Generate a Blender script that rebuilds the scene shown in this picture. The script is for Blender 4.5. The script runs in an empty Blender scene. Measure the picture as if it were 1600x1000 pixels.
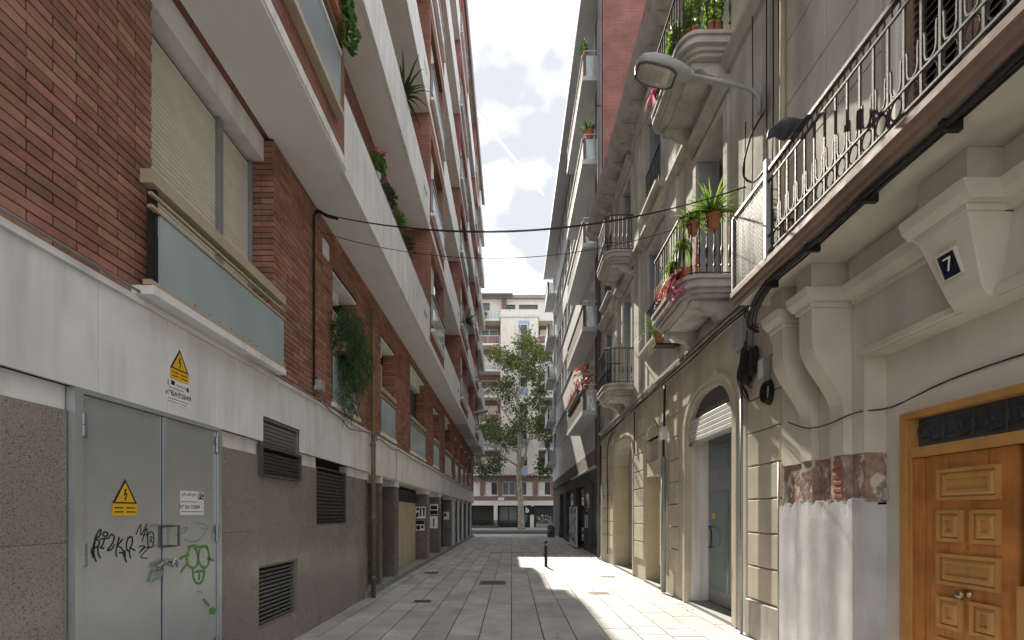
import bpy, bmesh, math, random
from mathutils import Vector, Matrix
random.seed(11)
scene = bpy.context.scene
R = math.radians
# ---------------------------------------------------------------- camera, sky, sun, exposure
F, H = 711.1, 1.6
cam_data = bpy.data.cameras.new('camera')
cam = bpy.data.objects.new('camera', cam_data)
scene.collection.objects.link(cam)
cam.location = (0, 0, H)
cam.rotation_euler = (R(90), 0, 0)
cam_data.sensor_width = 36
cam_data.lens = 16.0
cam_data.shift_y = 0.1895
cam_data.clip_start = 0.05
cam_data.clip_end = 30000
scene.camera = cam
SUN_EL, SUN_AZ = R(37.2), R(-7.6)          # azimuth from +Y, negative = to the left
world = bpy.data.worlds.new('World')
scene.world = world
world.use_nodes = True
wn, wl = world.node_tree.nodes, world.node_tree.links
wn.clear()
def WN(t, **k):
    n = wn.new(t)
    for a, b in k.items(): setattr(n, a, b)
    return n
sky = WN('ShaderNodeTexSky', sky_type='NISHITA', sun_disc=False, sun_elevation=SUN_EL, sun_rotation=SUN_AZ,
         air_density=1.0, dust_density=1.2, ozone_density=1.0)
tc = WN('ShaderNodeTexCoord')
def cloud_noise(scale, detail, loc, dist=0.4):
    mp = WN('ShaderNodeMapping'); mp.inputs['Location'].default_value = loc
    mp.inputs['Scale'].default_value = (1, 1, 1.7)          # cloud banks are flatter than they are wide
    wl.new(tc.outputs['Generated'], mp.inputs[0])
    nz = WN('ShaderNodeTexNoise'); nz.inputs['Scale'].default_value = scale
    nz.inputs['Detail'].default_value = detail; nz.inputs['Distortion'].default_value = dist
    nz.inputs['Roughness'].default_value = 0.55
    wl.new(mp.outputs[0], nz.inputs['Vector'])
    return nz.outputs[0]
CLOUD_LOC = (-4.8, -8.9, -2.3)
n1 = cloud_noise(2.2, 9, (1.7, 0.6, 0), 0.5)
big = cloud_noise(2.8, 4, CLOUD_LOC, 0.0)
fine = cloud_noise(6.5, 9, (2.3, 1.1, 4.4), 0.15)
n2m = WN('ShaderNodeMix', data_type='FLOAT'); n2m.inputs['Factor'].default_value = 0.25
wl.new(big, n2m.inputs['A']); wl.new(fine, n2m.inputs['B']); n2 = n2m.outputs['Result']
cov = WN('ShaderNodeMapRange'); cov.inputs[1].default_value = 0.10; cov.inputs[2].default_value = 0.36
wl.new(n1, cov.inputs[0])
shade = WN('ShaderNodeMapRange'); shade.inputs[1].default_value = 0.43; shade.inputs[2].default_value = 0.76
wl.new(n2, shade.inputs[0])
ccol = WN('ShaderNodeMix', data_type='RGBA')
ccol.inputs['A'].default_value = (1.8, 1.9, 2.05, 1)
ccol.inputs['B'].default_value = (8.2, 8.2, 8.2, 1)
wl.new(shade.outputs[0], ccol.inputs['Factor'])
smix = WN('ShaderNodeMix', data_type='RGBA')
wl.new(cov.outputs[0], smix.inputs['Factor'])
wl.new(sky.outputs[0], smix.inputs['A'])
wl.new(ccol.outputs['Result'], smix.inputs['B'])
bg = WN('ShaderNodeBackground'); bg.inputs['Strength'].default_value = 0.1
wl.new(smix.outputs['Result'], bg.inputs['Color'])
wo = WN('ShaderNodeOutputWorld'); wl.new(bg.outputs[0], wo.inputs[0])
sun_data = bpy.data.lights.new('sun', 'SUN')
sun_data.energy = 2.6
sun_data.angle = R(0.5)
sun_data.color = (1.0, 0.91, 0.77)
sun = bpy.data.objects.new('sun', sun_data)
scene.collection.objects.link(sun)
sun_dir = Vector((math.sin(SUN_AZ) * math.cos(SUN_EL), math.cos(SUN_AZ) * math.cos(SUN_EL), math.sin(SUN_EL)))
sun.rotation_euler = sun_dir.to_track_quat('Z', 'Y').to_euler()
sun.location = (0, 0, 40)
vs = scene.view_settings
vs.view_transform = 'Standard'; vs.look = 'None'; vs.gamma = 1.0; vs.use_curve_mapping = False
vs.exposure = 2.18
scene.cycles.max_bounces = 12
scene.cycles.diffuse_bounces = 10
scene.cycles.glossy_bounces = 4
scene.cycles.transmission_bounces = 6
scene.cycles.transparent_max_bounces = 12
scene.cycles.caustics_reflective = False
scene.cycles.caustics_refractive = False
scene.cycles.sample_clamp_indirect = 4.0
scene.cycles.use_denoising = True
# ---------------------------------------------------------------- helpers
COL = scene.collection
WO = {}
def Yd(px, X): return F * X / (px - 800.0)
def put(ob, world, parent):
    WO[ob.name] = Vector(world)
    if parent is not None:
        ob.parent = parent
        ob.location = Vector(world) - WO[parent.name]
    else:
        ob.location = world
def tag(ob, label=None, cat=None, group=None, kind=None):
    for k, v in (('label', label), ('category', cat), ('group', group), ('kind', kind)):
        if v: ob[k] = v
    return ob
def thing(name, loc, label, cat, group=None):
    o = bpy.data.objects.new(name, None)
    o.empty_display_size = 0.2
    COL.objects.link(o); put(o, loc, None)
    return tag(o, label, cat, group)
class MB:
    def __init__(s): s.v = []; s.f = []; s.t = []
    def face(s, pts, tone=None):
        n = len(s.v); s.v += [tuple(p) for p in pts]; s.f.append(tuple(range(n, n + len(pts)))); s.t.append(tone or 0.0)
    def box(s, x0, x1, y0, y1, z0, z1, tone=None):
        n = len(s.v)
        s.v += [(x0,y0,z0),(x1,y0,z0),(x1,y1,z0),(x0,y1,z0),(x0,y0,z1),(x1,y0,z1),(x1,y1,z1),(x0,y1,z1)]
        for q in ((0,3,2,1),(4,5,6,7),(0,1,5,4),(1,2,6,5),(2,3,7,6),(3,0,4,7)):
            s.f.append(tuple(n + i for i in q)); s.t.append(tone or 0.0)
        return s
    def prism(s, poly, axis, a, b):
        """poly: 2-D outline; extruded along axis from a to b. axis x: (y,z); y: (x,z); z: (x,y)"""
        def P(p, w):
            return {'x': (w, p[0], p[1]), 'y': (p[0], w, p[1]), 'z': (p[0], p[1], w)}[axis]
        n = len(s.v); m = len(poly)
        s.v += [P(p, a) for p in poly] + [P(p, b) for p in poly]
        s.f.append(tuple(range(n, n + m))); s.t.append(0.0)
        s.f.append(tuple(range(n + 2*m - 1, n + m - 1, -1))); s.t.append(0.0)
        for i in range(m):
            j = (i + 1) % m
            s.f.append((n + i, n + j, n + m + j, n + m + i)); s.t.append(0.0)
        return s
    def strip(s, poly, axis, a, b):
        """open profile extruded (no caps)"""
        def P(p, w):
            return {'x': (w, p[0], p[1]), 'y': (p[0], w, p[1]), 'z': (p[0], p[1], w)}[axis]
        for p, q in zip(poly, poly[1:]):
            s.face([P(p, a), P(q, a), P(q, b), P(p, b)])
        return s
    def tube(s, pts, r, n=6, closed=False):
        pts = [Vector(p) for p in pts]; m = len(pts)
        rs = r if isinstance(r, (list, tuple)) else [r] * m
        base = len(s.v)
        up0 = None
        for i, p in enumerate(pts):
            if closed: d = pts[(i + 1) % m] - pts[i - 1]
            else: d = (pts[min(i + 1, m - 1)] - pts[max(i - 1, 0)])
            if d.length < 1e-9: d = Vector((0, 0, 1))
            d.normalize()
            if up0 is None:
                up0 = Vector((0, 0, 1)) if abs(d.z) < .9 else Vector((1, 0, 0))
            a = up0 - d * up0.dot(d)
            if a.length < 1e-4: a = Vector((1, 0.3, 0.2)) - d * d.dot(Vector((1, 0.3, 0.2)))
            a.normalize(); up0 = a; b = d.cross(a)
            for k in range(n):
                t = 2 * math.pi * k / n
                s.v.append(tuple(p + (a * math.cos(t) + b * math.sin(t)) * rs[i]))
        for i in range(m if closed else m - 1):
            for k in range(n):
                A = base + i * n + k; B = base + i * n + (k + 1) % n
                C = base + ((i + 1) % m) * n + (k + 1) % n; D = base + ((i + 1) % m) * n + k
                s.f.append((A, B, C, D)); s.t.append(0.0)
        if not closed:
            s.f.append(tuple(base + k for k in reversed(range(n)))); s.t.append(0.0)
            s.f.append(tuple(base + (m - 1) * n + k for k in range(n))); s.t.append(0.0)
        return s
    def lathe(s, prof, c, n=12):
        """prof: list of (r, z) about a vertical axis through c"""
        base = len(s.v)
        for r, z in prof:
            for k in range(n):
                t = 2 * math.pi * k / n
                s.v.append((c[0] + r * math.cos(t), c[1] + r * math.sin(t), c[2] + z))
        for i in range(len(prof) - 1):
            for k in range(n):
                s.f.append((base + i*n + k, base + i*n + (k+1) % n, base + (i+1)*n + (k+1) % n, base + (i+1)*n + k)); s.t.append(0.0)
        s.f.append(tuple(base + k for k in reversed(range(n)))); s.t.append(0.0)
        s.f.append(tuple(base + (len(prof)-1)*n + k for k in range(n))); s.t.append(0.0)
        return s
    def wall(s, xf, xb, ys, ye, zs, ze, ops=()):
        """slab between x=xf and x=xb with rectangular openings (y0,y1,z0,z1)"""
        Y = sorted({ys, ye} | {min(max(v, ys), ye) for o in ops for v in o[:2]})
        Z = sorted({zs, ze} | {min(max(v, zs), ze) for o in ops for v in o[2:4]})
        ny, nz = len(Y) - 1, len(Z) - 1
        def solid(i, j):
            if i < 0 or j < 0 or i >= ny or j >= nz: return False
            yc, zc = (Y[i] + Y[i+1]) / 2, (Z[j] + Z[j+1]) / 2
            return not any(o[0] < yc < o[1] and o[2] < zc < o[3] for o in ops)
        for i in range(ny):
            for j in range(nz):
                if not solid(i, j): continue
                y0, y1, z0, z1 = Y[i], Y[i+1], Z[j], Z[j+1]
                s.face([(xf,y0,z0),(xf,y1,z0),(xf,y1,z1),(xf,y0,z1)])
                s.face([(xb,y0,z0),(xb,y1,z0),(xb,y1,z1),(xb,y0,z1)])
                if not solid(i-1, j): s.face([(xf,y0,z0),(xf,y0,z1),(xb,y0,z1),(xb,y0,z0)])
                if not solid(i+1, j): s.face([(xf,y1,z0),(xf,y1,z1),(xb,y1,z1),(xb,y1,z0)])
                if not solid(i, j-1): s.face([(xf,y0,z0),(xf,y1,z0),(xb,y1,z0),(xb,y0,z0)])
                if not solid(i, j+1): s.face([(xf,y0,z1),(xf,y1,z1),(xb,y1,z1),(xb,y0,z1)])
        return s
    def wallx(s, yf, yb, xs, xe, zs, ze, ops=()):
        """the same for a wall that faces -Y: openings (x0,x1,z0,z1)"""
        t = MB(); t.wall(yf, yb, xs, xe, zs, ze, ops)
        n = len(s.v); s.v += [(y, x, z) for x, y, z in t.v]
        s.f += [tuple(n + i for i in q) for q in t.f]; s.t += t.t
        return s
    def arch(s, xf, xb, y0, y1, top, ze, n=18):
        """masonry above an arched opening: top(y) up to ze"""
        for i in range(n):
            a, b = y0 + (y1 - y0) * i / n, y0 + (y1 - y0) * (i + 1) / n
            ta, tb = top(a), top(b)
            s.face([(xf,a,ta),(xf,b,tb),(xf,b,ze),(xf,a,ze)])
            s.face([(xb,a,ta),(xb,b,tb),(xb,b,ze),(xb,a,ze)])
            s.face([(xf,a,ta),(xf,b,tb),(xb,b,tb),(xb,a,ta)])
        return s
    def build(s, name, m, parent=None, kind=None, smooth=False, label=None, cat=None, group=None, origin=None):
        if origin is None:
            xs, ys, zs = zip(*s.v)
            origin = ((min(xs)+max(xs))/2, (min(ys)+max(ys))/2, min(zs))
        me = bpy.data.meshes.new(name)
        me.from_pydata([(x-origin[0], y-origin[1], z-origin[2]) for x, y, z in s.v], [], s.f)
        if any(s.t):
            at = me.attributes.new('tone', 'FLOAT', 'FACE')
            at.data.foreach_set('value', s.t)
        if smooth:
            me.polygons.foreach_set('use_smooth', [True] * len(me.polygons))
        me.materials.append(m)
        ob = bpy.data.objects.new(name, me)
        COL.objects.link(ob); put(ob, origin, parent)
        return tag(ob, label, cat, group, kind)
def box(name, m, parent, *b, **k):
    return MB().box(*b).build(name, m, parent, **k)
def inst(name, me, loc, parent, rot=None, scale=None, m=None):
    ob = bpy.data.objects.new(name, me)
    COL.objects.link(ob); put(ob, loc, parent)
    if rot: ob.rotation_euler = rot
    if scale: ob.scale = scale
    return ob
_cb = {}
def cbox(dx, dy, dz, b, m, key=''):
    """shared mesh: chamfered block centred on its origin"""
    k = (round(dx, 3), round(dy, 3), round(dz, 3), b, m.name)
    if k in _cb: return _cb[k]
    bm = bmesh.new(); bmesh.ops.create_cube(bm, size=1)
    bmesh.ops.scale(bm, vec=(dx, dy, dz), verts=bm.verts)
    if b: bmesh.ops.bevel(bm, geom=bm.edges[:], offset=b, segments=1, affect='EDGES')
    me = bpy.data.meshes.new('block'); bm.to_mesh(me); bm.free()
    me.materials.append(m); _cb[k] = me
    return me
def copy_tree(o, off, parent=None):
    c = o.copy(); COL.objects.link(c)
    if parent is None:
        WO[c.name] = WO[o.name] + Vector(off); c.location = WO[c.name]
    else: c.parent = parent; WO[c.name] = WO[o.name] + Vector(off)
    for ch in list(o.children): copy_tree(ch, off, c)
    return c
def text_mesh(name, s, size, m, parent, loc, rot, ext=0.0008, bold=0.0):
    cu = bpy.data.curves.new(name, 'FONT'); cu.body = s; cu.size = size; cu.extrude = ext; cu.offset = bold
    cu.align_x = 'CENTER'; cu.align_y = 'CENTER'; cu.resolution_u = 3
    tmp = bpy.data.objects.new(name + '_c', cu); COL.objects.link(tmp)
    dg = bpy.context.evaluated_depsgraph_get(); dg.update()
    me = bpy.data.meshes.new_from_object(tmp.evaluated_get(dg))
    bpy.data.objects.remove(tmp); bpy.data.curves.remove(cu)
    me.materials.clear(); me.materials.append(m); me.name = name
    ob = inst(name, me, loc, parent, rot)
    return ob
# text reading on a wall that faces +X (left building) / -X (right buildings) / -Y
ROT_L = (R(90), 0, R(90)); ROT_R = (R(90), 0, R(-90)); ROT_F = (R(90), 0, 0)
# ---------------------------------------------------------------- materials
def mat(name, col, rough=.8, var=.12, scale=2.5, bump=0., bscale=40., metal=0., spec=.3, rnd=0., tonevar=0.,
        dirt=None, dirt_amt=.5, dirt_scale=(3, 3, .7), dirt_lo=.5, dirt_hi=.75, speck=None, speck_scale=180., rv=.1):
    m = bpy.data.materials.new(name); m.use_nodes = True
    N, L = m.node_tree.nodes, m.node_tree.links
    b = N['Principled BSDF']
    b.inputs['Roughness'].default_value = rough; b.inputs['Metallic'].default_value = metal
    b.inputs['Specular IOR Level'].default_value = spec
    g = N.new('ShaderNodeNewGeometry')
    def noise(sc, det=5, vec=None):
        n = N.new('ShaderNodeTexNoise'); n.inputs['Scale'].default_value = sc; n.inputs['Detail'].default_value = det
        L.new(vec or g.outputs['Position'], n.inputs['Vector']); return n.outputs[0]
    def rng(src, a, c, lo, hi):
        r = N.new('ShaderNodeMapRange'); r.inputs[1].default_value = a; r.inputs[2].default_value = c
        r.inputs[3].default_value = lo; r.inputs[4].default_value = hi
        L.new(src, r.inputs[0]); return r.outputs[0]
    def mixc(fac, A, B, mode='MIX'):
        x = N.new('ShaderNodeMix'); x.data_type = 'RGBA'; x.blend_type = mode
        for k, v in (('Factor', fac), ('A', A), ('B', B)):
            if isinstance(v, (tuple, float, int)):
                x.inputs[k].default_value = (*v, 1) if isinstance(v, tuple) else v
            else: L.new(v, x.inputs[k])
        return x.outputs['Result']
    base = mixc(rng(noise(scale, 6), .3, .7, 0, 1), tuple(c*(1-var) for c in col), tuple(min(c*(1+var), .9) for c in col))
    if rnd or tonevar:
        oi = N.new('ShaderNodeObjectInfo'); src = oi.outputs['Random']
        at = N.new('ShaderNodeAttribute'); at.attribute_name = 'tone'
        ad = N.new('ShaderNodeMath'); ad.operation = 'ADD'; L.new(src, ad.inputs[0]); L.new(at.outputs['Fac'], ad.inputs[1])
        fr = N.new('ShaderNodeMath'); fr.operation = 'FRACT'; L.new(ad.outputs[0], fr.inputs[0])
        hs = N.new('ShaderNodeHueSaturation'); L.new(base, hs.inputs['Color'])
        L.new(rng(fr.outputs[0], 0, 1, 1-rnd, 1+rnd), hs.inputs['Value'])
        f7 = N.new('ShaderNodeMath'); f7.operation = 'MULTIPLY'; f7.inputs[1].default_value = 7.31; L.new(fr.outputs[0], f7.inputs[0])
        f8 = N.new('ShaderNodeMath'); f8.operation = 'FRACT'; L.new(f7.outputs[0], f8.inputs[0])
        L.new(rng(f8.outputs[0], 0, 1, .5-tonevar, .5+tonevar), hs.inputs['Hue'])
        base = hs.outputs['Color']
    if speck:
        for i, (sc_col, lo, hi) in enumerate(speck):
            base = mixc(rng(noise(speck_scale*(1+.37*i), 3), lo, hi, 0, 1), base, sc_col)
    if dirt:
        mp = N.new('ShaderNodeMapping'); mp.inputs['Scale'].default_value = dirt_scale
        L.new(g.outputs['Position'], mp.inputs[0])
        base = mixc(rng(noise(1.0, 8, mp.outputs[0]), dirt_lo, dirt_hi, 0, dirt_amt), base, dirt)
    L.new(base, b.inputs['Base Color'])
    rr = rng(noise(scale*2.3, 4), .3, .7, max(rough-rv, .02), min(rough+rv, 1)); L.new(rr, b.inputs['Roughness'])
    if bump:
        bp = N.new('ShaderNodeBump'); bp.inputs['Strength'].default_value = 1; bp.inputs['Distance'].default_value = bump
        L.new(noise(bscale, 6), bp.inputs['Height']); L.new(bp.outputs[0], b.inputs['Normal'])
    return m
def brick_mat(name, c1, c2, mortar, bw=.30, rh=.0667, ms=.006, bump=.01):
    m = bpy.data.materials.new(name); m.use_nodes = True
    N, L = m.node_tree.nodes, m.node_tree.links; b = N['Principled BSDF']
    b.inputs['Roughness'].default_value = .88; b.inputs['Specular IOR Level'].default_value = .2
    g = N.new('ShaderNodeNewGeometry'); s = N.new('ShaderNodeSeparateXYZ'); L.new(g.outputs['Position'], s.inputs[0])
    a = N.new('ShaderNodeMath'); L.new(s.outputs['X'], a.inputs[0]); L.new(s.outputs['Y'], a.inputs[1])
    c = N.new('ShaderNodeCombineXYZ'); L.new(a.outputs[0], c.inputs[0]); L.new(s.outputs['Z'], c.inputs[1])
    t = N.new('ShaderNodeTexBrick'); L.new(c.outputs[0], t.inputs['Vector'])
    t.inputs['Scale'].default_value = 1; t.inputs['Brick Width'].default_value = bw; t.inputs['Row Height'].default_value = rh
    t.inputs['Mortar Size'].default_value = ms; t.inputs['Bias'].default_value = -.1; t.inputs['Mortar Smooth'].default_value = .2
    t.inputs['Color1'].default_value = (*c1, 1); t.inputs['Color2'].default_value = (*c2, 1); t.inputs['Mortar'].default_value = (*mortar, 1)
    n = N.new('ShaderNodeTexNoise'); n.inputs['Scale'].default_value = 1.6; n.inputs['Detail'].default_value = 6
    L.new(g.outputs['Position'], n.inputs['Vector'])
    hs = N.new('ShaderNodeHueSaturation'); L.new(t.outputs['Color'], hs.inputs['Color'])
    mr = N.new('ShaderNodeMapRange'); mr.inputs[1].default_value = .3; mr.inputs[2].default_value = .7
    mr.inputs[3].default_value = .8; mr.inputs[4].default_value = 1.2; L.new(n.outputs[0], mr.inputs[0]); L.new(mr.outputs[0], hs.inputs['Value'])
    L.new(hs.outputs[0], b.inputs['Base Color'])
    inv = N.new('ShaderNodeMath'); inv.operation = 'SUBTRACT'; inv.inputs[0].default_value = 1; L.new(t.outputs['Fac'], inv.inputs[1])
    bp = N.new('ShaderNodeBump'); bp.inputs['Distance'].default_value = bump; L.new(inv.outputs[0], bp.inputs['Height']); L.new(bp.outputs[0], b.inputs['Normal'])
    return m
def glass_mat(name, col=(.8, .9, .9), rough=.05, alpha=.35):
    m = bpy.data.materials.new(name); m.use_nodes = True
    N, L = m.node_tree.nodes, m.node_tree.links; b = N['Principled BSDF']
    b.inputs['Base Color'].default_value = (*col, 1); b.inputs['Roughness'].default_value = rough
    b.inputs['Specular IOR Level'].default_value = .6
    b.inputs['Alpha'].default_value = alpha
    return m
def leaf_mat(name, col, col2, trans=.45):
    m = bpy.data.materials.new(name); m.use_nodes = True
    N, L = m.node_tree.nodes, m.node_tree.links; b = N['Principled BSDF']; out = N['Material Output']
    at = N.new('ShaderNodeAttribute'); at.attribute_name = 'tone'
    mx = N.new('ShaderNodeMix'); mx.data_type = 'RGBA'; L.new(at.outputs['Fac'], mx.inputs['Factor'])
    mx.inputs['A'].default_value = (*col, 1); mx.inputs['B'].default_value = (*col2, 1)
    L.new(mx.outputs['Result'], b.inputs['Base Color']); b.inputs['Roughness'].default_value = .55; b.inputs['Specular IOR Level'].default_value = .3
    tr = N.new('ShaderNodeBsdfTranslucent'); L.new(mx.outputs['Result'], tr.inputs['Color'])
    ms = N.new('ShaderNodeMixShader'); ms.inputs[0].default_value = trans
    L.new(b.outputs[0], ms.inputs[1]); L.new(tr.outputs[0], ms.inputs[2]); L.new(ms.outputs[0], out.inputs[0])
    return m
M = {}
M['brick'] = mat('brick_face', (.315, .160, .114), .88, .18, 9, .0015, 260, rnd=.26, tonevar=.014, spec=.2, dirt=(.20, .12, .095), dirt_amt=.5, dirt_scale=(6, 6, 30))
M['mortar'] = mat('dark_mortar', (.045, .028, .022), .95, .2, 20)
M['brickwall'] = brick_mat('brick_wall', (.32, .155, .118), (.265, .122, .095), (.14, .08, .064))
M['brickred'] = brick_mat('red_brick_wall', (.36, .165, .15), (.31, .14, .13), (.22, .12, .11))
M['white'] = mat('white_paint', (.79, .785, .76), .7, .05, 1.2, .0006, 90, dirt=(.40, .39, .36), dirt_amt=.6, dirt_scale=(5, 5, .4), dirt_lo=.48, dirt_hi=.74)
M['whitepanel'] = mat('white_panel', (.77, .77, .75), .6, .07, 3, .0006, 120, rnd=.05, dirt=(.40, .39, .36), dirt_amt=.45, dirt_scale=(6, 6, .8), dirt_lo=.48, dirt_hi=.74)
M['soffit'] = mat('soffit_paint', (.80, .795, .77), .85, .05, 1.5, .0008, 60, dirt=(.5, .48, .43), dirt_amt=.35, dirt_scale=(1.5, 1.5, 1.5))
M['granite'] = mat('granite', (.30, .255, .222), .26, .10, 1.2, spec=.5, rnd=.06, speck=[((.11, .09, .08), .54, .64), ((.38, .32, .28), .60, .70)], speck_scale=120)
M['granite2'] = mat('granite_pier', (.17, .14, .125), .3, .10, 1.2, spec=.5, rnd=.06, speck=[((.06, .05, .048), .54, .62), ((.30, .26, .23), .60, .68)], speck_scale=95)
M['galv'] = mat('galvanised_steel', (.50, .535, .555), .32, .05, 4, .0, 30, metal=.6, spec=.5, rv=.03, dirt=(.55, .56, .55), dirt_amt=.2, dirt_scale=(9, 9, .8), dirt_lo=.45, dirt_hi=.75)
M['steel'] = mat('steel_fittings', (.33, .35, .36), .4, .1, 20, metal=.8)
M['darkmetal'] = mat('dark_metal', (.028, .027, .026), .5, .2, 14, metal=.2)
M['iron'] = mat('black_iron', (.035, .034, .034), .55, .2, 30, .0006, 200, metal=.0, dirt=(.15, .14, .13), dirt_amt=.3, dirt_scale=(30, 30, 30), dirt_lo=.55, dirt_hi=.7)
M['louvre'] = mat('louvre_grey', (.27, .265, .25), .5, .1, 10, metal=.3)
M['louvredark'] = mat('louvre_dark', (.11, .10, .088), .5, .15, 10, metal=.3)
M['black'] = mat('dark_void', (.012, .012, .012), .8, .1, 3)
M['cream'] = mat('cream_shutter', (.66, .63, .53), .55, .05, 6, spec=.4, rnd=.03)
M['beige'] = mat('beige_rail', (.44, .37, .27), .5, .08, 8, spec=.4, dirt=(.3, .25, .18), dirt_amt=.4)
M['frost'] = mat('frosted_glass', (.34, .42, .43), .16, .10, 1.4, spec=.7, dirt=(.46, .52, .52), dirt_amt=.5, dirt_scale=(3, 3, 1))  # paler second colour paints soft reflected gleams into the glass
M['clear'] = glass_mat('balcony_glass', (.55, .63, .66), .04, .5)
M['pane'] = glass_mat('window_pane', (.05, .06, .065), .03, 1.0)
M['ochre'] = mat('ochre_pipe', (.20, .145, .085), .5, .2, 6, dirt=(.12, .08, .05), dirt_amt=.6, dirt_scale=(8, 8, 3))
M['cable'] = mat('black_cable', (.02, .02, .02), .55, .1, 5)
M['cablegrey'] = mat('grey_cable', (.25, .24, .23), .6, .1, 5)
M['yellow'] = mat('sign_yellow', (.78, .46, .03), .45, .05, 10)
M['ink'] = mat('sign_black', (.012, .012, .012), .5, .05, 10)
M['paper'] = mat('paper_white', (.78, .78, .77), .7, .04, 10)
M['tagblack'] = mat('marker_black', (.02, .02, .022), .5, .1, 10)
M['taggreen'] = mat('spray_green', (.13, .30, .09), .6, .2, 10)
M['taggrey'] = mat('faded_spray', (.30, .36, .27), .6, .2, 10)
M['plaster7'] = mat('greige_plaster', (.61, .57, .49), .88, .07, 2.2, .0025, 70, dirt=(.36, .33, .28), dirt_amt=.65, dirt_scale=(2, 2, .6), dirt_lo=.5, dirt_hi=.8)
M['plaster2'] = mat('old_plaster', (.61, .59, .535), .88, .10, 2.5, .002, 30, dirt=(.28, .262, .235), dirt_amt=.7, dirt_scale=(2.6, 2.6, .55), dirt_lo=.45, dirt_hi=.72)
M['plasterlow'] = mat('ochre_plaster', (.60, .545, .43), .88, .10, 2.5, .002, 35, dirt=(.30, .27, .22), dirt_amt=.5, dirt_scale=(2.4, 2.4, .7), dirt_lo=.46, dirt_hi=.76)
M['jamb'] = mat('yellow_jamb', (.58, .50, .33), .85, .08, 2.5, .001, 35, dirt=(.36, .31, .22), dirt_amt=.4, dirt_scale=(2, 2, .8))
M['stone2'] = mat('moulded_stone', (.50, .475, .43), .85, .12, 5, .0015, 60, dirt=(.22, .205, .18), dirt_amt=.6, dirt_scale=(3, 3, 1.2), dirt_lo=.46, dirt_hi=.72)
M['plasterwhite'] = mat('whitewashed_plaster', (.52, .525, .53), .92, .16, 2, .0012, 25, dirt=(.30, .30, .31), dirt_amt=.8, dirt_scale=(3, 3, .8), dirt_lo=.5, dirt_hi=.72)
M['rawbrick'] = mat('raw_wall', (.31, .215, .175), .95, .35, 14, .008, 26, dirt=(.60, .54, .49), dirt_amt=.95, dirt_scale=(9, 9, 7), dirt_lo=.54, dirt_hi=.6)
M['rawbrickred'] = mat('raw_red_brick', (.30, .11, .065), .95, .25, 20, .003, 60, rnd=.2)
M['wood'] = mat('varnished_wood', (.42, .165, .04), .38, .28, 5, .0006, 40, spec=.5, dirt=(.24, .085, .02), dirt_amt=.75, dirt_scale=(34, 34, 1.6))
M['woodlight'] = mat('light_wood_trim', (.48, .245, .075), .42, .15, 4, spec=.5, dirt=(.3, .13, .03), dirt_amt=.5, dirt_scale=(14, 14, 1.3))
M['brass'] = mat('tarnished_brass', (.32, .26, .15), .35, .1, 20, metal=.9)
M['slabbrown'] = mat('brown_slab_edge', (.24, .165, .125), .6, .15, 5, dirt=(.10, .07, .055), dirt_amt=.5)
M['navy'] = mat('navy_enamel', (.012, .014, .035), .3, .05, 5)
M['pave'] = mat('paving_stone', (.43, .425, .415), .66, .14, 2.2, .0012, 70, rnd=.15, tonevar=.006, spec=.35, speck=[((.17, .17, .17), .70, .72)], speck_scale=14, dirt=(.22, .22, .215), dirt_amt=.65, dirt_scale=(1.7, 1.1, 1), dirt_lo=.52, dirt_hi=.75)
M['joint'] = mat('paving_joint', (.07, .068, .065), .95, .2, 8)
M['asphalt'] = mat('asphalt', (.055, .055, .056), .9, .15, 5, .002, 120)
M['kerb'] = mat('kerb_stone', (.30, .30, .29), .8, .1, 5)
M['concrete'] = mat('grey_concrete', (.30, .29, .28), .85, .1, 2, dirt=(.18, .17, .16), dirt_amt=.5)
M['greysoffit'] = mat('grey_soffit', (.52, .52, .53), .85, .06, 2)
M['greywall'] = mat('grey_wall', (.125, .12, .12), .7, .12, 2, dirt=(.07, .07, .07), dirt_amt=.4)
M['purple'] = mat('brown_violet_band', (.15, .105, .105), .8, .1, 3)
M['pebble'] = mat('pebble_dash', (.33, .30, .27), .9, .1, 3, .006, 60, speck=[((.10, .085, .08), .5, .56)], speck_scale=32)
M['lightgrey'] = mat('light_grey_render', (.64, .65, .66), .8, .06, 2, dirt=(.36, .37, .38), dirt_amt=.4, dirt_scale=(2, 2, .6))
M['frame'] = mat('window_frame_white', (.70, .71, .72), .5, .05, 5)
M['framegrey'] = mat('window_frame_grey', (.30, .315, .33), .5, .08, 5, metal=.3)
M['bluegrey'] = mat('blue_grey_woodwork', (.33, .36, .40), .6, .12, 5, dirt=(.2, .21, .22), dirt_amt=.4)
M['terracotta'] = mat('terracotta', (.40, .155, .085), .85, .15, 12, .001, 60)
M['lampgrey'] = mat('lamp_housing', (.40, .41, .41), .5, .06, 8, metal=.2, dirt=(.25, .25, .24), dirt_amt=.4)
M['lamplens'] = mat('lamp_lens', (.40, .38, .32), .15, .1, 6, spec=.6)
M['bark'] = mat('plane_bark', (.26, .24, .19), .9, .25, 9, .006, 20, dirt=(.40, .39, .31), dirt_amt=.8, dirt_scale=(6, 6, 3), dirt_lo=.5, dirt_hi=.56)
M['pigeon'] = mat('pigeon_plumage', (.045, .05, .065), .6, .25, 25, spec=.4)
M['creamwall'] = mat('cream_render', (.72, .70, .64), .85, .05, 1, dirt=(.45, .42, .36), dirt_amt=.4)
M['farbrick'] = mat('far_brick', (.22, .15, .14), .9, .12, 2)
M['shopdark'] = mat('shop_interior', (.03, .035, .03), .5, .2, 3)
M['shutterroll'] = mat('rolling_shutter', (.60, .60, .59), .5, .06, 10, metal=.1, dirt=(.4, .4, .38), dirt_amt=.4)
M['doorgreen'] = glass_mat('door_glass_green', (.16, .22, .21), .12, 1.0)
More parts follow.
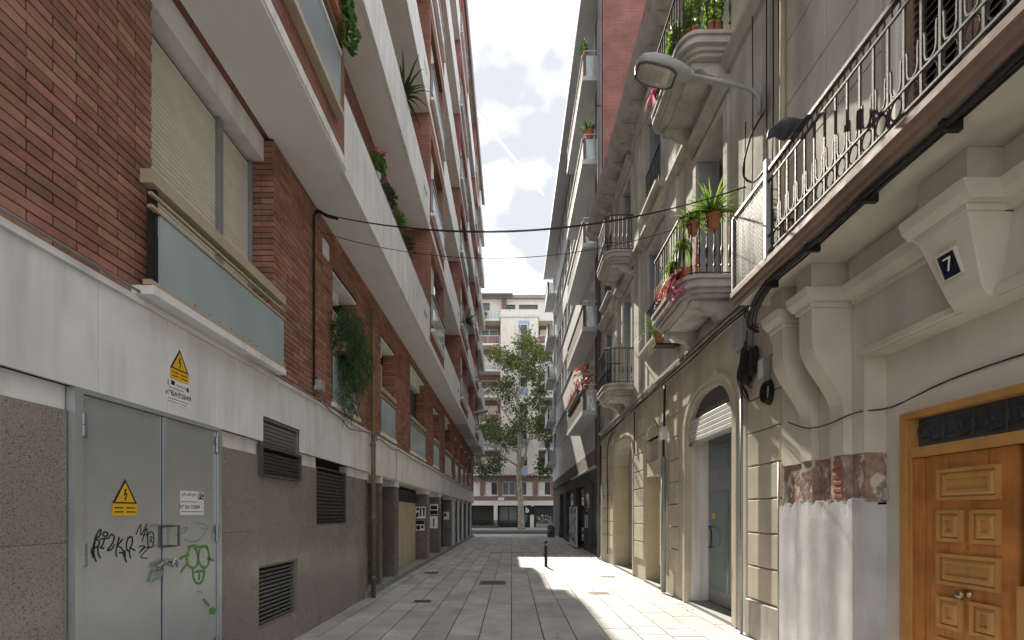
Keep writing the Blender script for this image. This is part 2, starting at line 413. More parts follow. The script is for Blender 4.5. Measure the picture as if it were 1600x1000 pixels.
M['leafdark'] = leaf_mat('leaf_dark', (.018, .045, .014), (.05, .09, .03), .3)
M['leaffern'] = leaf_mat('leaf_fern', (.028, .07, .022), (.10, .16, .06), .35)
M['leafmid'] = leaf_mat('leaf_mid', (.05, .12, .025), (.12, .22, .04), .4)
M['leafbright'] = leaf_mat('leaf_bright', (.13, .27, .035), (.28, .37, .09), .5)
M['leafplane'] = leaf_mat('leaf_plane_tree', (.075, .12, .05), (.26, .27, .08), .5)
M['petalpink'] = leaf_mat('petal_pink', (.58, .12, .26), (.66, .28, .38), .4)
M['petalmag'] = leaf_mat('petal_magenta', (.38, .08, .15), (.42, .2, .13), .4)
M['leafred'] = leaf_mat('leaf_red', (.40, .08, .035), (.09, .04, .045), .4)
M['bluepanel'] = mat('blue_panel', (.32, .42, .58), .5, .05, 4)
# ================================================================ THE GROUND
tag(box('ground', M['kerb'], None, -2500, 2500, -1500, 4000, -.60, -.142), kind='structure')  # pale stone colour chosen so unseen ground bounces sun into the street
st = MB().box(-2.95, 3.55, -3, 34.5, -.5, -.012).build('street_pavement', M['joint'], None, kind='structure')
SLAB_W, SLAB_L = .42, .64
slabs = []
ncol = 15
for c in range(ncol):
    x0 = -2.95 + c * SLAB_W
    off = (.32 if c % 2 else 0) + random.choice((0, .0, .21))
    y = -3 - off
    while y < 34.4:
        L_ = SLAB_L * random.choice((1, 1, 1, .66, 1.33))
        slabs.append((x0, max(y, -3), min(x0 + SLAB_W, 3.52), min(y + L_, 34.5)))
        y += L_
vis = sorted([s for s in slabs if s[1] > 5.0], key=lambda s: s[1])
def in_view(s):
    yc = s[3]; return abs((s[0] + s[2]) / 2) < yc * 1.13 + .3
near = [s for s in vis if in_view(s)][:300]
nearset = set(near)
for (x0, y0, x1, y1) in near:
    if x1 - x0 < .05 or y1 - y0 < .05: continue
    me = cbox(x1 - x0 - .013, y1 - y0 - .013, .05, .004, M['pave'])
    inst('paving_slab', me, ((x0+x1)/2, (y0+y1)/2, -.025 + random.uniform(-.0015, .0015)), st,
         rot=(random.uniform(-.0015, .0015), random.uniform(-.0015, .0015), 0))
mb = MB()
for s in slabs:
    if s in nearset or s[2]-s[0] < .05 or s[3]-s[1] < .05: continue
    mb.box(s[0]+.0065, s[2]-.0065, s[1]+.0065, s[3]-.0065, -.05, random.uniform(-.001, .001), tone=random.random())
mb.build('paving', M['pave'], st, kind='stuff')
# the cross street
road = box('road', M['asphalt'], None, -80, 80, 36.2, 45.4, -.139, -.115, kind='structure')
pv = MB().box(-80, 80, 34.5, 36.05, -.5, -.004).build('near_pavement', M['pave'], None, kind='structure')
box('kerb', M['kerb'], pv, -80, 80, 36.05, 36.2, -.45, .0)
pv2 = MB().box(-80, 80, 45.55, 53.0, -.5, .03).build('far_pavement', M['pave'], None, kind='structure')
box('kerb', M['kerb'], pv2, -80, 80, 45.4, 45.55, -.45, .034)
tag(box('pavement_by_left_houses', M['pave'], None, -80, -2.95, 32.8, 34.5, -.5, -.006), kind='structure')
tag(box('pavement_by_right_houses', M['pave'], None, 3.55, 80, 34.35, 34.5, -.5, -.006), kind='structure')
# ================================================================ LEFT APARTMENT BUILDING
LX, LE = -2.76, 32.7
LB = thing('apartment_building', (-6, 15, 0), 'tall brick apartment building with white balconies filling the left side of the street', 'building')
Y_START = -1.5
box('core', M['black'], LB, -14, -3.26, Y_START, LE - .02, 0, 24.2)
box('roof', M['concrete'], LB, -14, -2.05, Y_START, 33.4, 24.27, 24.6)
box('end_wall', M['brickwall'], LB, -14, -2.9, LE - .015, LE + .12, 0, 24.26)
# --- granite base
GF, GB = -2.78, -2.90
box('base_wall', M['black'], LB, -3.25, -2.92, Y_START, 8.6, 0, 2.40)
def granite(y0, y1, z0, z1):
    g = .0008
    inst('granite_panel', cbox(.12, y1-y0-2*g, z1-z0-2*g, .002, M['granite']), (GB+.06, (y0+y1)/2, (z0+z1)/2), LB)
for a, b in ((Y_START, -.3), (-.3, .8), (.8, 1.65), (1.65, 2.47), (2.47, 2.845)):
    granite(a, b, 0, 1.42); granite(a, b, 1.42, 2.25)
for a, b in ((4.295, 5.0), (5.91, 6.475), (7.69, 8.6)):
    granite(a, b, 0, 1.42); granite(a, b, 1.42, 2.25)
granite(5.0, 5.91, 0, .32); granite(5.0, 5.91, 1.02, 2.02); granite(6.475, 7.69, 0, 1.44)
for a, b in ((Y_START, 2.845), (4.295, 5.0), (5.91, 6.475), (7.69, 8.6)):
    box('soffit_strip', M['white'], LB, -2.95, -2.795, a, b, 2.25, 2.402)
# --- vents: each slat is a piece
def vent(y0, y1, z0, z1, xf, m, pitch=.05, frame=True):
    fr = MB()
    t = .025
    if frame:
        fr.box(xf-.07, xf, y0, y1, z0, z0+t).box(xf-.07, xf, y0, y1, z1-t, z1)
        fr.box(xf-.07, xf, y0, y0+t, z0+t, z1-t).box(xf-.07, xf, y1-t, y1, z0+t, z1-t)
    if not frame: fr.box(xf-.07, xf, y0, y0+.01, z0, z1)
    v = fr.build('vent', m, LB)
    box('vent_back', M['black'], v, xf-.09, xf-.072, y0+.002, y1-.002, z0+.002, z1-.002)
    n = int((z1 - z0 - 2*t) / pitch)
    me = cbox(.006, y1-y0-2*t-.004, pitch*.8, 0, m)
    for i in range(n):
        inst('slat', me, (xf-.035, (y0+y1)/2, z0+t+pitch*(i+.5)), v, rot=(0, R(38), 0))
    return v
vent(5.02, 5.90, 2.345, 2.68, -2.768, M['louvre'], .045)
vent(4.98, 5.915, 2.02, 2.36, -2.732, M['louvredark'], .042)
vent(5.0, 5.91, .32, 1.02, -2.80, M['louvre'], .048)
vent(6.475, 7.69, 1.44, 2.29, -2.80, M['louvredark'], .055)
# --- white band of panels
mb = MB(); mb.wall(-2.762, -3.25, Y_START, LE, 2.404, 3.14, [(5.02, 5.90, 2.3, 2.68)])
mb.build('band_beam', M['mortar'], LB)
y = .62 - .6 * 4
while y < LE:
    a, b = y, min(y + .6, LE)
    z0 = 2.402 if not (a < 5.88 and b > 5.05) else 2.685
    inst('band_panel', cbox(.022, b-a-.005, 3.14-z0-.002, .002, M['whitepanel']), (-2.751, (a+b)/2, (z0+3.14)/2), LB)
    y += .6
box('band_side', M['whitepanel'], LB, -2.762, -2.741, 4.82, 5.015, 2.402, 2.698)
box('band_side', M['whitepanel'], LB, -2.762, -2.741, 5.905, 6.015, 2.402, 2.698)
MB().box(-2.80, -2.715, Y_START, LE, 3.142, 3.165).box(-2.80, -2.735, Y_START, LE, 3.165, 3.195).build('ledge', M['white'], LB)
# --- first floor: window list (y0,y1,z0,z1)
W1 = [(3.49, 5.275, 3.30, 5.95), (7.0, 8.14, 3.34, 5.36), (9.57, 10.72, 3.34, 5.36), (12.34, 14.4, 3.34, 5.70), (15.95, 17.1, 3.34, 5.36),
      (18.7, 20.6, 3.34, 5.70), (22.0, 23.1, 3.34, 5.36), (24.4, 25.5, 3.34, 5.36), (26.6, 27.7, 3.34, 5.36), (29.2, 30.6, 3.34, 5.36)]
MB().wall(LX-.014, -3.25, Y_START, LE, 3.195, 5.95, W1).build('wall', M['mortar'], LB)
PB, PR, BH = .30, .0667, .0575
bricks = []
r = 0
z = 3.20
while z < 5.93:
    segs = []; cur = Y_START
    for o in W1:
        if o[2] - .01 < z + BH/2 < o[3] + .01:
            segs.append((cur, o[0])); cur = o[1]
    segs.append((cur, LE))
    off = (r % 2) * .15 + .045
    for a, b in segs:
        k = math.floor((a - off) / PB)
        while True:
            p0, p1 = off + k*PB, off + (k+1)*PB - .014
            k += 1
            if p0 >= b: break
            q0, q1 = max(p0, a), min(p1, b)
            if q1 - q0 > .035: bricks.append((q0, q1, z))
    r += 1; z += PR
vis = sorted([b for b in bricks if b[0] > 2.3], key=lambda b: b[0])
reveal = []
r = 0; z = 3.33
while z < 5.92:
    e = [0, .145, .30] if r % 2 == 0 else [0, .30]
    for a, b in zip(e, e[1:]): reveal.append((a, b - .008, z))
    r += 1; z += PR
single = vis[:300 - len(reveal)]
sset = set(single)
for a, b, z in single:
    L_ = round(b - a, 2)
    inst('brick', cbox(.06, L_, BH, .003, M['brick']), (LX-.03+random.uniform(-.002, .002), (a+b)/2, z+BH/2), LB,
         rot=(random.uniform(-.004, .004), 0, 0))
for a, b, z in reveal:
    inst('brick', cbox(round(b-a, 2), .05, BH, .003, M['brick']), (LX-(a+b)/2-.004, 5.275+.02, z+BH/2), LB)
mb = MB()
for a, b, z in bricks:
    if (a, b, z) in sset: continue
    x = LX + random.uniform(-.002, .002)
    mb.box(x-.03, x, a, b, z, z+BH, tone=random.random())
for o in W1[1:]:
    z = 3.20 + PR*3
    while z < o[3] - .03:
        mb.box(-3.04, LX-.012, o[1]-.004, o[1]+.03, z, z+BH, tone=random.random()); z += PR
mb.build('brickwork', M['brick'], LB, kind='stuff')
# --- first-floor windows
def rail_set(par, y0, y1, zt, xf, near_cap=True):
    """beige top rail, thin rails, frosted glass panel"""
    MB().box(xf-.09, xf, y0, y1, zt-.10, zt).build('top_rail', M['beige'], par)
    MB().box(xf-.04, xf-.012, y0+.01, y1, zt-.178, zt-.158).build('thin_rail', M['beige'], par)
    MB().box(xf-.045, xf-.01, y0+.01, y1, zt-.272, zt-.25).build('thin_rail', M['beige'], par)
    MB().box(xf-.035, xf-.02, y0+.10, y1-.01, zt-.80, zt-.28).build('glass_panel', M['frost'], par)
    MB().box(xf-.07, xf-.008, y0, y1, zt-.835, zt-.80).build('bottom_rail', M['beige'], par)
    MB().box(xf-.10, xf-.036, y0+.075, y0+.098, zt-.80, zt-.10).build('end_plate', M['darkmetal'], par)  # dark plate stands in for the shaded recess beside the glass
def shutter(par, y0, y1, z0, z1, x, m, pitch=.045):
    n = int((z1-z0)/pitch)
    for i in range(n):
        inst('slat', cbox(.016, y1-y0, pitch-.004, .004, m), (x, (y0+y1)/2, z0+pitch*(i+.5)), par)
# window 1, the big one
o = W1[0]
w = MB().box(-3.10, -3.07, 3.49, 5.275, 3.3, 5.95).build('window', M['darkmetal'], LB)
shutter(w, 3.50, 4.665, 4.02, 5.68, -3.045, M['cream'])
shutter(w, 4.735, 5.235, 4.02, 5.68, -3.045, M['cream'])
MB().box(-3.06, -3.0, 4.67, 4.73, 3.32, 5.68).box(-3.06, -3.0, 5.237, 5.272, 3.32, 5.68).build('mullion', M['framegrey'], w)
MB().box(-3.06, -3.02, 3.50, 4.67, 3.98, 4.018).box(-3.06, -3.02, 4.73, 5.237, 3.98, 4.018).build('sash', M['frame'], w)
MB().box(-3.065, -3.05, 3.50, 4.67, 3.32, 3.98).box(-3.065, -3.05, 4.73, 5.237, 3.32, 3.98).build('pane', M['pane'], w)
MB().box(-3.065, -2.875, 3.492, 5.273, 5.685, 5.948).build('shutter_box', M['white'], w)
bal = MB().box(-3.0, -2.60, 3.30, 5.24, 3.198, 3.262).build('balconette', M['white'], LB)
rail_set(bal, 3.29, 5.235, 4.10, -2.60)
mbp = MB()
for i in range(7):
    yy = 3.75 + i*.16 + random.uniform(-.04, .04)
    mbp.lathe([(.0, 0), (.035, .0), (.045, .07), (0, .07)], (-2.66, yy, 3.263), 8)
mbp.build('small_pots', M['terracotta'], bal)
def small_window(o, kind):
    y0, y1, z0, z1 = o
    w = MB().box(-3.12, -3.09, y0, y1, z0, z1).build('window', M['darkmetal'], LB)
    MB().box(-3.085, -2.775, y0+.002, y1-.03, z1-.04, z1-.001).build('lintel', M['white'], w)
    if kind == 'big':
        MB().box(-3.07, -2.92, y0+.002, y1-.03, z1-.30, z1-.041).build('shutter_box', M['white'], w)
        shutter(w, y0+.02, y1-.04, z0+.9, z1-.31, -3.05, M['louvredark'], .06)
    elif kind == 'cream':
        MB().box(-3.07, -2.95, y0+.002, y1-.4, z1-.22, z1-.041).build('shutter_box', M['white'], w)
        shutter(w, y0+.02, y1-.04, z0+.9, z1-.23, -3.05, M['cream'], .06)
    MB().box(-3.09, -3.07, y0+.03, y1-.03, z0+.02, z0+.9).build('pane', M['pane'], w)
    s = MB().box(-3.05, LX+.05, y0-.05, y1+.03, z0-.09, z0-.03).build('sill', M['white'], w)
    MB().box(LX-.05, LX+.05, y0-.02, y1, z0+.84, z0+.93).build('top_rail', M['beige'], w)
    MB().box(LX-.02, LX+.03, y0-.01, y1, z0+.74, z0+.77).build('thin_rail', M['beige'], w)
    MB().box(LX+.005, LX+.02, y0, y1-.02, z0+.02, z0+.70).build('glass_panel', M['frost'], w)
    MB().box(LX-.02, LX+.03, y0-.02, y1, z0-.028, z0+.018).build('bottom_rail', M['beige'], w)
    MB().box(LX-.06, LX-.0, y0-.003, y0+.01, z0+.02, z0+.84).build('end_plate', M['darkmetal'], w)
for i, o in enumerate(W1[1:]):
    small_window(o, 'big' if i in (2, 4) else 'cream')
# --- upper floors
PX = -2.14
BAYS = [(Y_START, 5.81), (11.84, 14.35), (18.8, 22.0), (26.5, 29.0)]
PARS = [(5.81, 11.84), (14.35, 18.8), (22.0, 26.5), (29.0, 33.4)]
def floorz(k): return 5.97 + 3.05*(k-1)
vent_me = None
for k in range(1, 7):
    z0 = floorz(k); z1 = z0 + 3.05
    ops = []
    for a, b in PARS:
        m_ = (a+b)/2
        ops += [(a+.5, m_-.35, z0+.18, z0+2.35), (m_+.2, min(b, LE)-.5, z0+.9, z0+2.35)]
    MB().wall(LX, -3.25, Y_START, LE, z0, z1, ops).build('upper_wall', M['brickwall'] if k < 5 else M['brickred'], LB)
    for j, o in enumerate(ops):
        w = MB().box(-2.97, -2.94, o[0], o[1], o[2], o[3]).build('window', M['frame'], LB)
        h = (o[3]-o[2])
        if (j + k) % 3:
            nsl = 1
            MB().box(-2.935, -2.92, o[0]+.03, o[1]-.03, o[2]+h*random.choice((.2, .45, .02)), o[3]-.02).build('shutter', M['cream'] if (j+k) % 2 else M['frame'], w)
        MB().box(-2.938, -2.936, o[0]+.06, o[1]-.06, o[2]+.05, o[3]-.06).build('pane', M['pane'], w)
    # bays
    for i, (a, b) in enumerate(BAYS):
        s = MB().box(LX-.05, PX+.012, a, b, z0-.02, z0+.13)
        if k > 1: s.box(LX-.05, PX-.02, a+.01, b-.01, z0-.06, z0-.021)
        s.build('bay_slab', M['soffit'], LB)
        oa, ob_ = (3.2, 5.55) if i == 0 else (a+.2, b-.25)
        bw = MB().wall(PX, PX-.2, a, b, z0+.131, z1-.025, [(oa, ob_, z0+.52, z0+2.6)])
        bw.box(LX+.0, PX-.2, a, a+.14, z0+.131, z1-.025).box(LX+.0, PX-.2, b-.14, b, z0+.131, z1-.025)
        bwo = bw.build('bay_wall', M['brickwall'] if k < 4 else M['brickred'], LB)
        w = MB().box(PX-.16, PX-.13, oa, ob_, z0+.52, z0+2.6).build('window', M['framegrey'], LB)
        MB().box(PX-.128, PX-.124, oa+.05, ob_-.05, z0+.56, z0+2.55).build('pane', M['pane'], w)
        shh = MB().box(PX-.123, PX-.105, oa+.04, (oa+ob_)/2 if i else ob_-.06, z0+(1.5 if k % 2 else 1.9), z0+2.58).build('shutter', M['cream'], w)
        MB().box(PX-.13, PX+.10, oa-.06, ob_-.02, z0+.44, z0+.515).build('sill', M['beige'] if i == 0 else M['white'], w)
        MB().box(PX+.03, PX+.045, oa, ob_, z0+.62, z0+1.22).build('glass_panel', M['clear'], w)
        MB().box(PX+.015, PX+.06, oa-.02, ob_, z0+.575, z0+.618).build('bottom_rail', M['slabbrown'], w)
        MB().box(PX+.01, PX+.065, oa-.02, ob_, z0+1.222, z0+1.26).build('thin_rail', M['frame'], w)
        MB().box(PX+.0, PX+.075, oa-.02, ob_, z0+1.36, z0+1.43).build('top_rail', M['slabbrown'], w)
        box('end_plate', M['steel'], w, PX-.0, PX+.05, oa-.02, oa+.01, z0+.62, z0+1.36)
        box('end_plate', M['steel'], w, PX-.0, PX+.05, ob_-.03, ob_, z0+.62, z0+1.36)
    # loggia balconies
    for i, (a, b) in enumerate(PARS):
        xf = PX if i < 3 else -2.0
        s = MB().box(LX-.05, xf-.015, a+.002, b-.002, z0-.02, z0+.12)
        s.build('balcony_slab', M['soffit'] if i < 2 else M['greysoffit'], LB)
        n = max(2, round((b-a)/1.2)); L_ = (b-a)/n
        for q in range(n):
            inst('parapet_panel', cbox(.075, L_-.006, 1.02, .004, M['whitepanel']), (xf-.035, a+L_*(q+.5), z0+.485), LB)
        box('parapet_back', M['white'], LB, xf-.12, xf-.075, a+.01, b-.01, z0+.121, z0+.99)
        if i > 0 or True:
            box('parapet_end', M['white'], LB, LX, xf-.076, b-.075, b-.004, z0+.121, z0+.985)
        hr = MB()
        hr.tube([(xf-.03, a+.02, z0+1.06), (xf-.03, b-.02, z0+1.06)], .022, 8)
        yy = a+.3
        while yy < b-.1:
            hr.box(xf-.045, xf-.025, yy, yy+.02, z0+.995, z0+1.05); yy += .55
        hr.build('handrail', M['steel'], LB)
        v = MB().box(xf+.004, xf+.007, b-.78, b-.42, z0+.52, z0+.62).build('drain_vent', M['louvre'], LB)
    # lower lip shadows: drip groove under bay 0
MB().box(PX+.012, PX+.03, Y_START, 5.81, 5.98, 6.095).build('drip_lip', M['white'], LB)
box('roof_fascia', M['greysoffit'], LB, -2.05, -1.98, Y_START, 33.4, 24.2, 24.66)
# --- portico
box('portico_step', M['kerb'], LB, -3.25, -2.74, 8.62, LE, 0.001, .12)
box('portico_ceiling', M['white'], LB, -3.25, -2.77, 8.62, LE, 2.38, 2.4035)
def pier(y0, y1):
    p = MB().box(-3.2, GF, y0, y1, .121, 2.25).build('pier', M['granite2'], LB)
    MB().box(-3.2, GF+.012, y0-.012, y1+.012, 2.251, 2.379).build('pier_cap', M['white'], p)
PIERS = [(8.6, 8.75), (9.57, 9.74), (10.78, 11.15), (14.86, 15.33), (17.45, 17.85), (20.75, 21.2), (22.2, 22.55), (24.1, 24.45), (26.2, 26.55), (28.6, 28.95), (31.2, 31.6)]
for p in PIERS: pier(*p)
box('entrance_door', M['darkmetal'], LB, -3.25, -3.2, 8.76, 10.77, .122, 2.375)
MB().box(-3.2, -3.19, 8.9, 9.5, .3, 2.2).box(-3.2, -3.19, 9.8, 10.7, .3, 2.2).build('door_pane', M['pane'], LB)
box('cream_wall', M['jamb'], LB, -3.25, -3.15, 11.16, 14.85, .122, 1.95)
vent(11.2, 14.8, 1.96, 2.37, -3.12, M['louvredark'], .08)
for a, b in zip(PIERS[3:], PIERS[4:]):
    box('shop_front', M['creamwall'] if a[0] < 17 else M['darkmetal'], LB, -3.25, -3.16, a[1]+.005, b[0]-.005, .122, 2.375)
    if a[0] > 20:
        box('painted_sun_strip', M['frame'], LB, -2.86, GF-.012, b[0]-.42, b[0]-.02, .122, 2.375)  # white colour stands in for bright sunlight between the far piers
# --- ochre drainpipe on the wall
mb = MB().tube([(-2.655, 8.72, .0), (-2.655, 8.72, 3.2), (-2.665, 8.72, 5.55)], .043, 12)
for zz in (.35, 1.5, 2.9, 4.4): mb.lathe([(.045, 0), (.055, .01), (.055, .06), (.045, .07)], (-2.66, 8.72, zz), 12)
mb.build('drainpipe', M['ochre'], LB, smooth=True)
MB().lathe([(.045, 0), (.046, .03), (.045, .05)], (-2.6555, 8.72, 1.52), 12).build('pipe_tape', M['yellow'], LB)
# --- metal double door
MY0, MYM, MY1 = 2.85, 3.585, 4.29
fr = MB()
fr.box(-2.85, -2.735, MY0, MY0+.055, .02, 2.40).box(-2.85, -2.735, MY1-.05, MY1, .02, 2.40).box(-2.85, -2.735, MY0+.055, MY1-.05, 2.37, 2.40)
DR = fr.build('door_frame', M['galv'], LB)
DX = -2.755
leafL = MB().box(DX-.04, DX, MY0+.06, MYM-.012, .03, 2.365).build('door', M['galv'], LB, label='galvanised door leaf tagged with black marker writing')
leafR = MB().box(DX-.04, DX, MYM+.016, MY1-.055, .03, 2.365).build('door', M['galv'], LB, label='galvanised door leaf sprayed with a green face')
box('overlap_strip', M['galv'], leafR, DX+.001, DX+.012, MYM-.004, MYM+.03, .03, 2.365)
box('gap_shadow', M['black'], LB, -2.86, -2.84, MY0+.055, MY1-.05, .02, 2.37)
for yy, par in ((MY0+.062, leafL), (MY1-.062, leafR)):
    for zz in (.38, 1.34, 2.17) if yy < 3.5 else (.38, 1.42, 2.24):
        if zz == 1.42 and False: continue
        MB().tube([(DX+.018, yy, zz-.07), (DX+.018, yy, zz)], .015, 8).tube([(DX+.018, yy, zz+.004), (DX+.018, yy, zz+.075)], .015, 8).box(DX, DX+.008, yy-.02, yy+.035, zz-.08, zz+.0).build('hinge', M['steel'], par)
def handle(ya, yb, par):
    MB().tube([(DX, ya, 1.50), (DX+.05, ya, 1.50), (DX+.05, yb, 1.50)][1:] if False else [(DX, yb, 1.505), (DX+.045, yb, 1.505), (DX+.045, ya, 1.505), (DX+.045, ya, 1.345), (DX+.045, yb, 1.345), (DX, yb, 1.345)], .009, 8).build('handle', M['louvredark'], par)
handle(3.50, 3.565, leafL); handle(3.70, 3.625, leafR)
# padlocked hasp
hp = MB().box(DX+.001, DX+.02, 3.47, 3.72, 1.20, 1.225).tube([(DX+.03, 3.50, 1.19), (DX+.03, 3.60, 1.235), (DX+.03, 3.71, 1.20)], .012, 6)
hp.tube([(DX+.03, 3.56, 1.23), (DX+.05, 3.62, 1.19), (DX+.03, 3.68, 1.24), (DX+.02, 3.72, 1.17)], .009, 6)
hs = hp.build('hasp', M['steel'], leafR)
pad = MB(); pad.prism([(3.435, 1.085), (3.53, 1.10), (3.56, 1.165), (3.475, 1.16)], 'x', DX+.004, DX+.034)
pad.tube([(DX+.02, 3.49, 1.155), (DX+.02, 3.50, 1.20), (DX+.02, 3.545, 1.21), (DX+.02, 3.545, 1.155)], .007, 6)
pad.build('padlock', M['steel'], leafL)
# graffiti strokes on the leaves: (y,z) polylines from pixels of the photograph, drawn on the door plane
def dpt(px, py):
    X = DX
    return (F*X/(px-800), H + (803-py)*X/(px-800))
def ribbon(mb, pts, w, x):
    P = [dpt(*p) for p in pts]
    # smooth by Catmull-Rom
    Q = []
    for i in range(len(P)-1):
        p0, p1, p2, p3 = P[max(i-1, 0)], P[i], P[i+1], P[min(i+2, len(P)-1)]
        for t in (0, .25, .5, .75):
            Q.append(tuple(.5*((2*p1[c]) + (-p0[c]+p2[c])*t + (2*p0[c]-5*p1[c]+4*p2[c]-p3[c])*t*t + (-p0[c]+3*p1[c]-3*p2[c]+p3[c])*t**3) for c in (0, 1)))
    Q.append(P[-1])
    for i in range(len(Q)-1):
        a, b = Vector(Q[i]), Vector(Q[i+1]); d = b - a
        if d.length < 1e-6: continue
        d.normalize(); nrm = Vector((-d.y, d.x)) * w/2; a = a - d*w*.25; b = b + d*w*.25
        xx = x + .00003*(i % 7)
        mb.face([(xx, *(a+nrm)), (xx, *(b+nrm)), (xx, *(b-nrm)), (xx, *(a-nrm))])
def crop(pts, ox=120, oy=740, s=4.167): return [(ox + x/s, oy + y/s) for x, y in pts]
g = MB()
for st_ in [[(105,480),(120,420),(140,375),(155,365),(150,400),(125,425),(145,440),(135,475),(100,485),(97,520)],
            [(118,440),(110,520),(125,570)], [(135,480),(140,520),(152,548)], [(98,490),(104,545)],
            [(165,400),(178,380),(200,385),(195,405),(172,405)], [(150,425),(200,420)], [(180,420),(165,470),(150,482),(175,485)],
            [(205,420),(225,395),(243,410),(235,445),(205,490),(200,500),(225,492),(245,460)],
            [(275,415),(255,500),(258,540)], [(300,425),(265,470),(285,480),(305,510),(275,515)], [(300,510),(310,545),(324,575)],
            [(330,420),(355,410),(362,440),(345,490),(328,500),(322,460),(335,415)], [(345,480),(378,500)], [(340,495),(348,550)], [(312,500),(316,540)],
            None, [(385,395),(415,330),(418,400),(455,325)], [(425,440),(452,355),(460,430)], [(430,400),(460,395)],
            [(462,440),(460,400),(475,380),(495,385),(500,430),(490,475),(470,478),(460,445)], [(475,410),(490,415),(478,440),(492,445)],
            [(402,475),(440,470),(405,515),(445,480),(465,485),(415,540),(460,550)]]:
    if st_ is None:
        g.build('graffiti', M['tagblack'], leafL); g = MB(); continue
    ribbon(g, crop(st_), .011 if st_[0][0] < 380 else .008, DX+.0016)
g.build('graffiti', M['tagblack'], leafL)
g = MB()
for st_ in [[(720,480),(760,468),(800,478),(840,470),(855,500)], [(735,485),(715,540),(730,600),(770,610),(790,560),(780,500),(760,480)],
            [(800,490),(790,550),(815,610),(850,600),(862,540),(845,480),(815,475)], [(730,530),(690,540),(670,555)], [(715,590),(690,620),(678,640)],
            [(850,550),(890,565)], [(755,610),(760,680),(785,715),(815,700),(830,640),(825,600)], [(770,640),(800,632),(825,640)], [(797,640),(795,690)]]:
    ribbon(g, crop(st_), .022, DX+.0016)
g.build('graffiti', M['taggreen'], leafR, kind='stuff')
g = MB(); ribbon(g, crop([(822,818), (850,850), (858,860)]), .03, DX+.0016); g.build('paint_drip', M['taggreen'], leafR)
g = MB(); ribbon(g, crop([(868,895), (885,890), (895,900)]), .055, DX+.0018)
g.build('paint_blot', M['taggreen'], leafR)
g = MB()
for st_ in [[(640,400),(700,380),(720,350),(680,360)], [(770,320),(830,330),(850,360),(800,350)], [(700,430),(780,440),(840,380)], [(780,770),(800,765),(815,778)]]:
    ribbon(g, crop(st_), .013, DX+.0014)
g.build('faded_graffiti', M['taggrey'], leafR)
# --- signs
def tri_sign(yc, z0, w, x, name, label, capz, group=None):
    """yellow triangle with lightning bolt over a yellow caption plate"""
    h = w*.866
    o = thing(name, (x, yc, z0), label, 'sign')
    MB().prism([(yc-w*.53, z0-capz), (yc+w*.53, z0-capz), (yc+w*.53, z0-.002), (yc-w*.53, z0-.002)], 'x', x, x+.002).build('caption_plate', M['yellow'], o)
    MB().prism([(yc-w*.52, z0), (yc+w*.52, z0), (yc, z0+h*1.03)], 'x', x, x+.0022).build('triangle_border', M['ink'], o)
    c = (yc, z0+h/3)
    def sc(p, k): return (c[0]+(p[0]-c[0])*k, c[1]+(p[1]-c[1])*k)
    MB().prism([sc(p, .83) for p in ((yc-w*.5, z0), (yc+w*.5, z0), (yc, z0+h))], 'x', x+.0023, x+.003).build('triangle_face', M['yellow'], o)
    b = [(-.02, .62), (.06, .62), (.01, .42), (.10, .45), (.03, .22), (.055, .23), (.0, .10), (-.03, .25), (-.005, .24), (.035, .37), (-.07, .33)]
    MB().prism([(yc+p[0]*w, z0+p[1]*h) for p in b], 'x', x+.0031, x+.0036).build('lightning_bolt', M['ink'], o)
    for j in range(2):
        zz = z0 - capz*(.35+.33*j)
        MB().box(x+.0021, x+.0026, yc-w*.45, yc-w*.08, zz-.004, zz+.004).box(x+.0021, x+.0026, yc+w*.05, yc+w*.45, zz-.004, zz+.004).build('caption_line', M['ink'], o)
    return o
tri_sign(F*DX/(195-800), H+(803-786.5)*DX/(195-800), .195, DX+.001, 'warning_sign', 'yellow lightning triangle warning sign on the left galvanised door leaf', .088)
s2x = -2.7395
tri_sign(F*s2x/(280.5-800), H+(803-579.5)*s2x/(280.5-800), .197, s2x, 'warning_sign', 'yellow lightning triangle warning sign on the white band above the metal door', .085)
# white plate under it
pz, py_ = H+(803-618)*s2x/(279-800), F*s2x/(279-800)
o = thing('number_plate', (s2x, py_, pz), 'white plate reading BA92849 on the white band below the yellow triangle', 'sign')
MB().box(s2x, s2x+.0018, py_-.125, py_+.125, pz-.085, pz+.115).build('plate', M['paper'], o)
text_mesh('number', 'nºBA92849', .062, M['ink'], o, (s2x+.0022, py_, pz-.0), ROT_L)
MB().box(s2x+.0019, s2x+.0024, py_-.085, py_-.045, pz+.07, pz+.105).box(s2x+.0019, s2x+.0024, py_-.12, py_-.112, pz+.055, pz+.105).build('logo_block', M['ink'], o)
text_mesh('logo', 'endesa', .04, M['bluegrey'], o, (s2x+.0022, py_+.03, pz+.08), ROT_L)
MB().box(s2x+.0019, s2x+.0024, py_+.09, py_+.115, pz+.055, pz+.09).build('logo_block', M['ink'], o)
MB().box(s2x+.0019, s2x+.0024, py_-.11, py_+.06, pz+.042, pz+.047).box(s2x+.0019, s2x+.0024, py_-.115, py_+.11, pz-.045, pz-.040).box(s2x+.0019, s2x+.0024, py_-.115, py_+.10, pz-.068, pz-.064).build('small_print', M['ink'], o)
dx = DX+.001
pz, py_ = H+(803-786)*dx/(300.5-800), F*dx/(300.5-800)
o = thing('paper_notice', (dx, py_, pz), 'white notice with a black TC block on the right galvanised door leaf', 'notice')
MB().box(dx, dx+.0012, py_-.145, py_+.145, pz-.103, pz+.103).build('sheet', M['paper'], o)
MB().box(dx+.0013, dx+.0017, py_+.07, py_+.14, pz+.035, pz+.095).build('black_block', M['ink'], o)
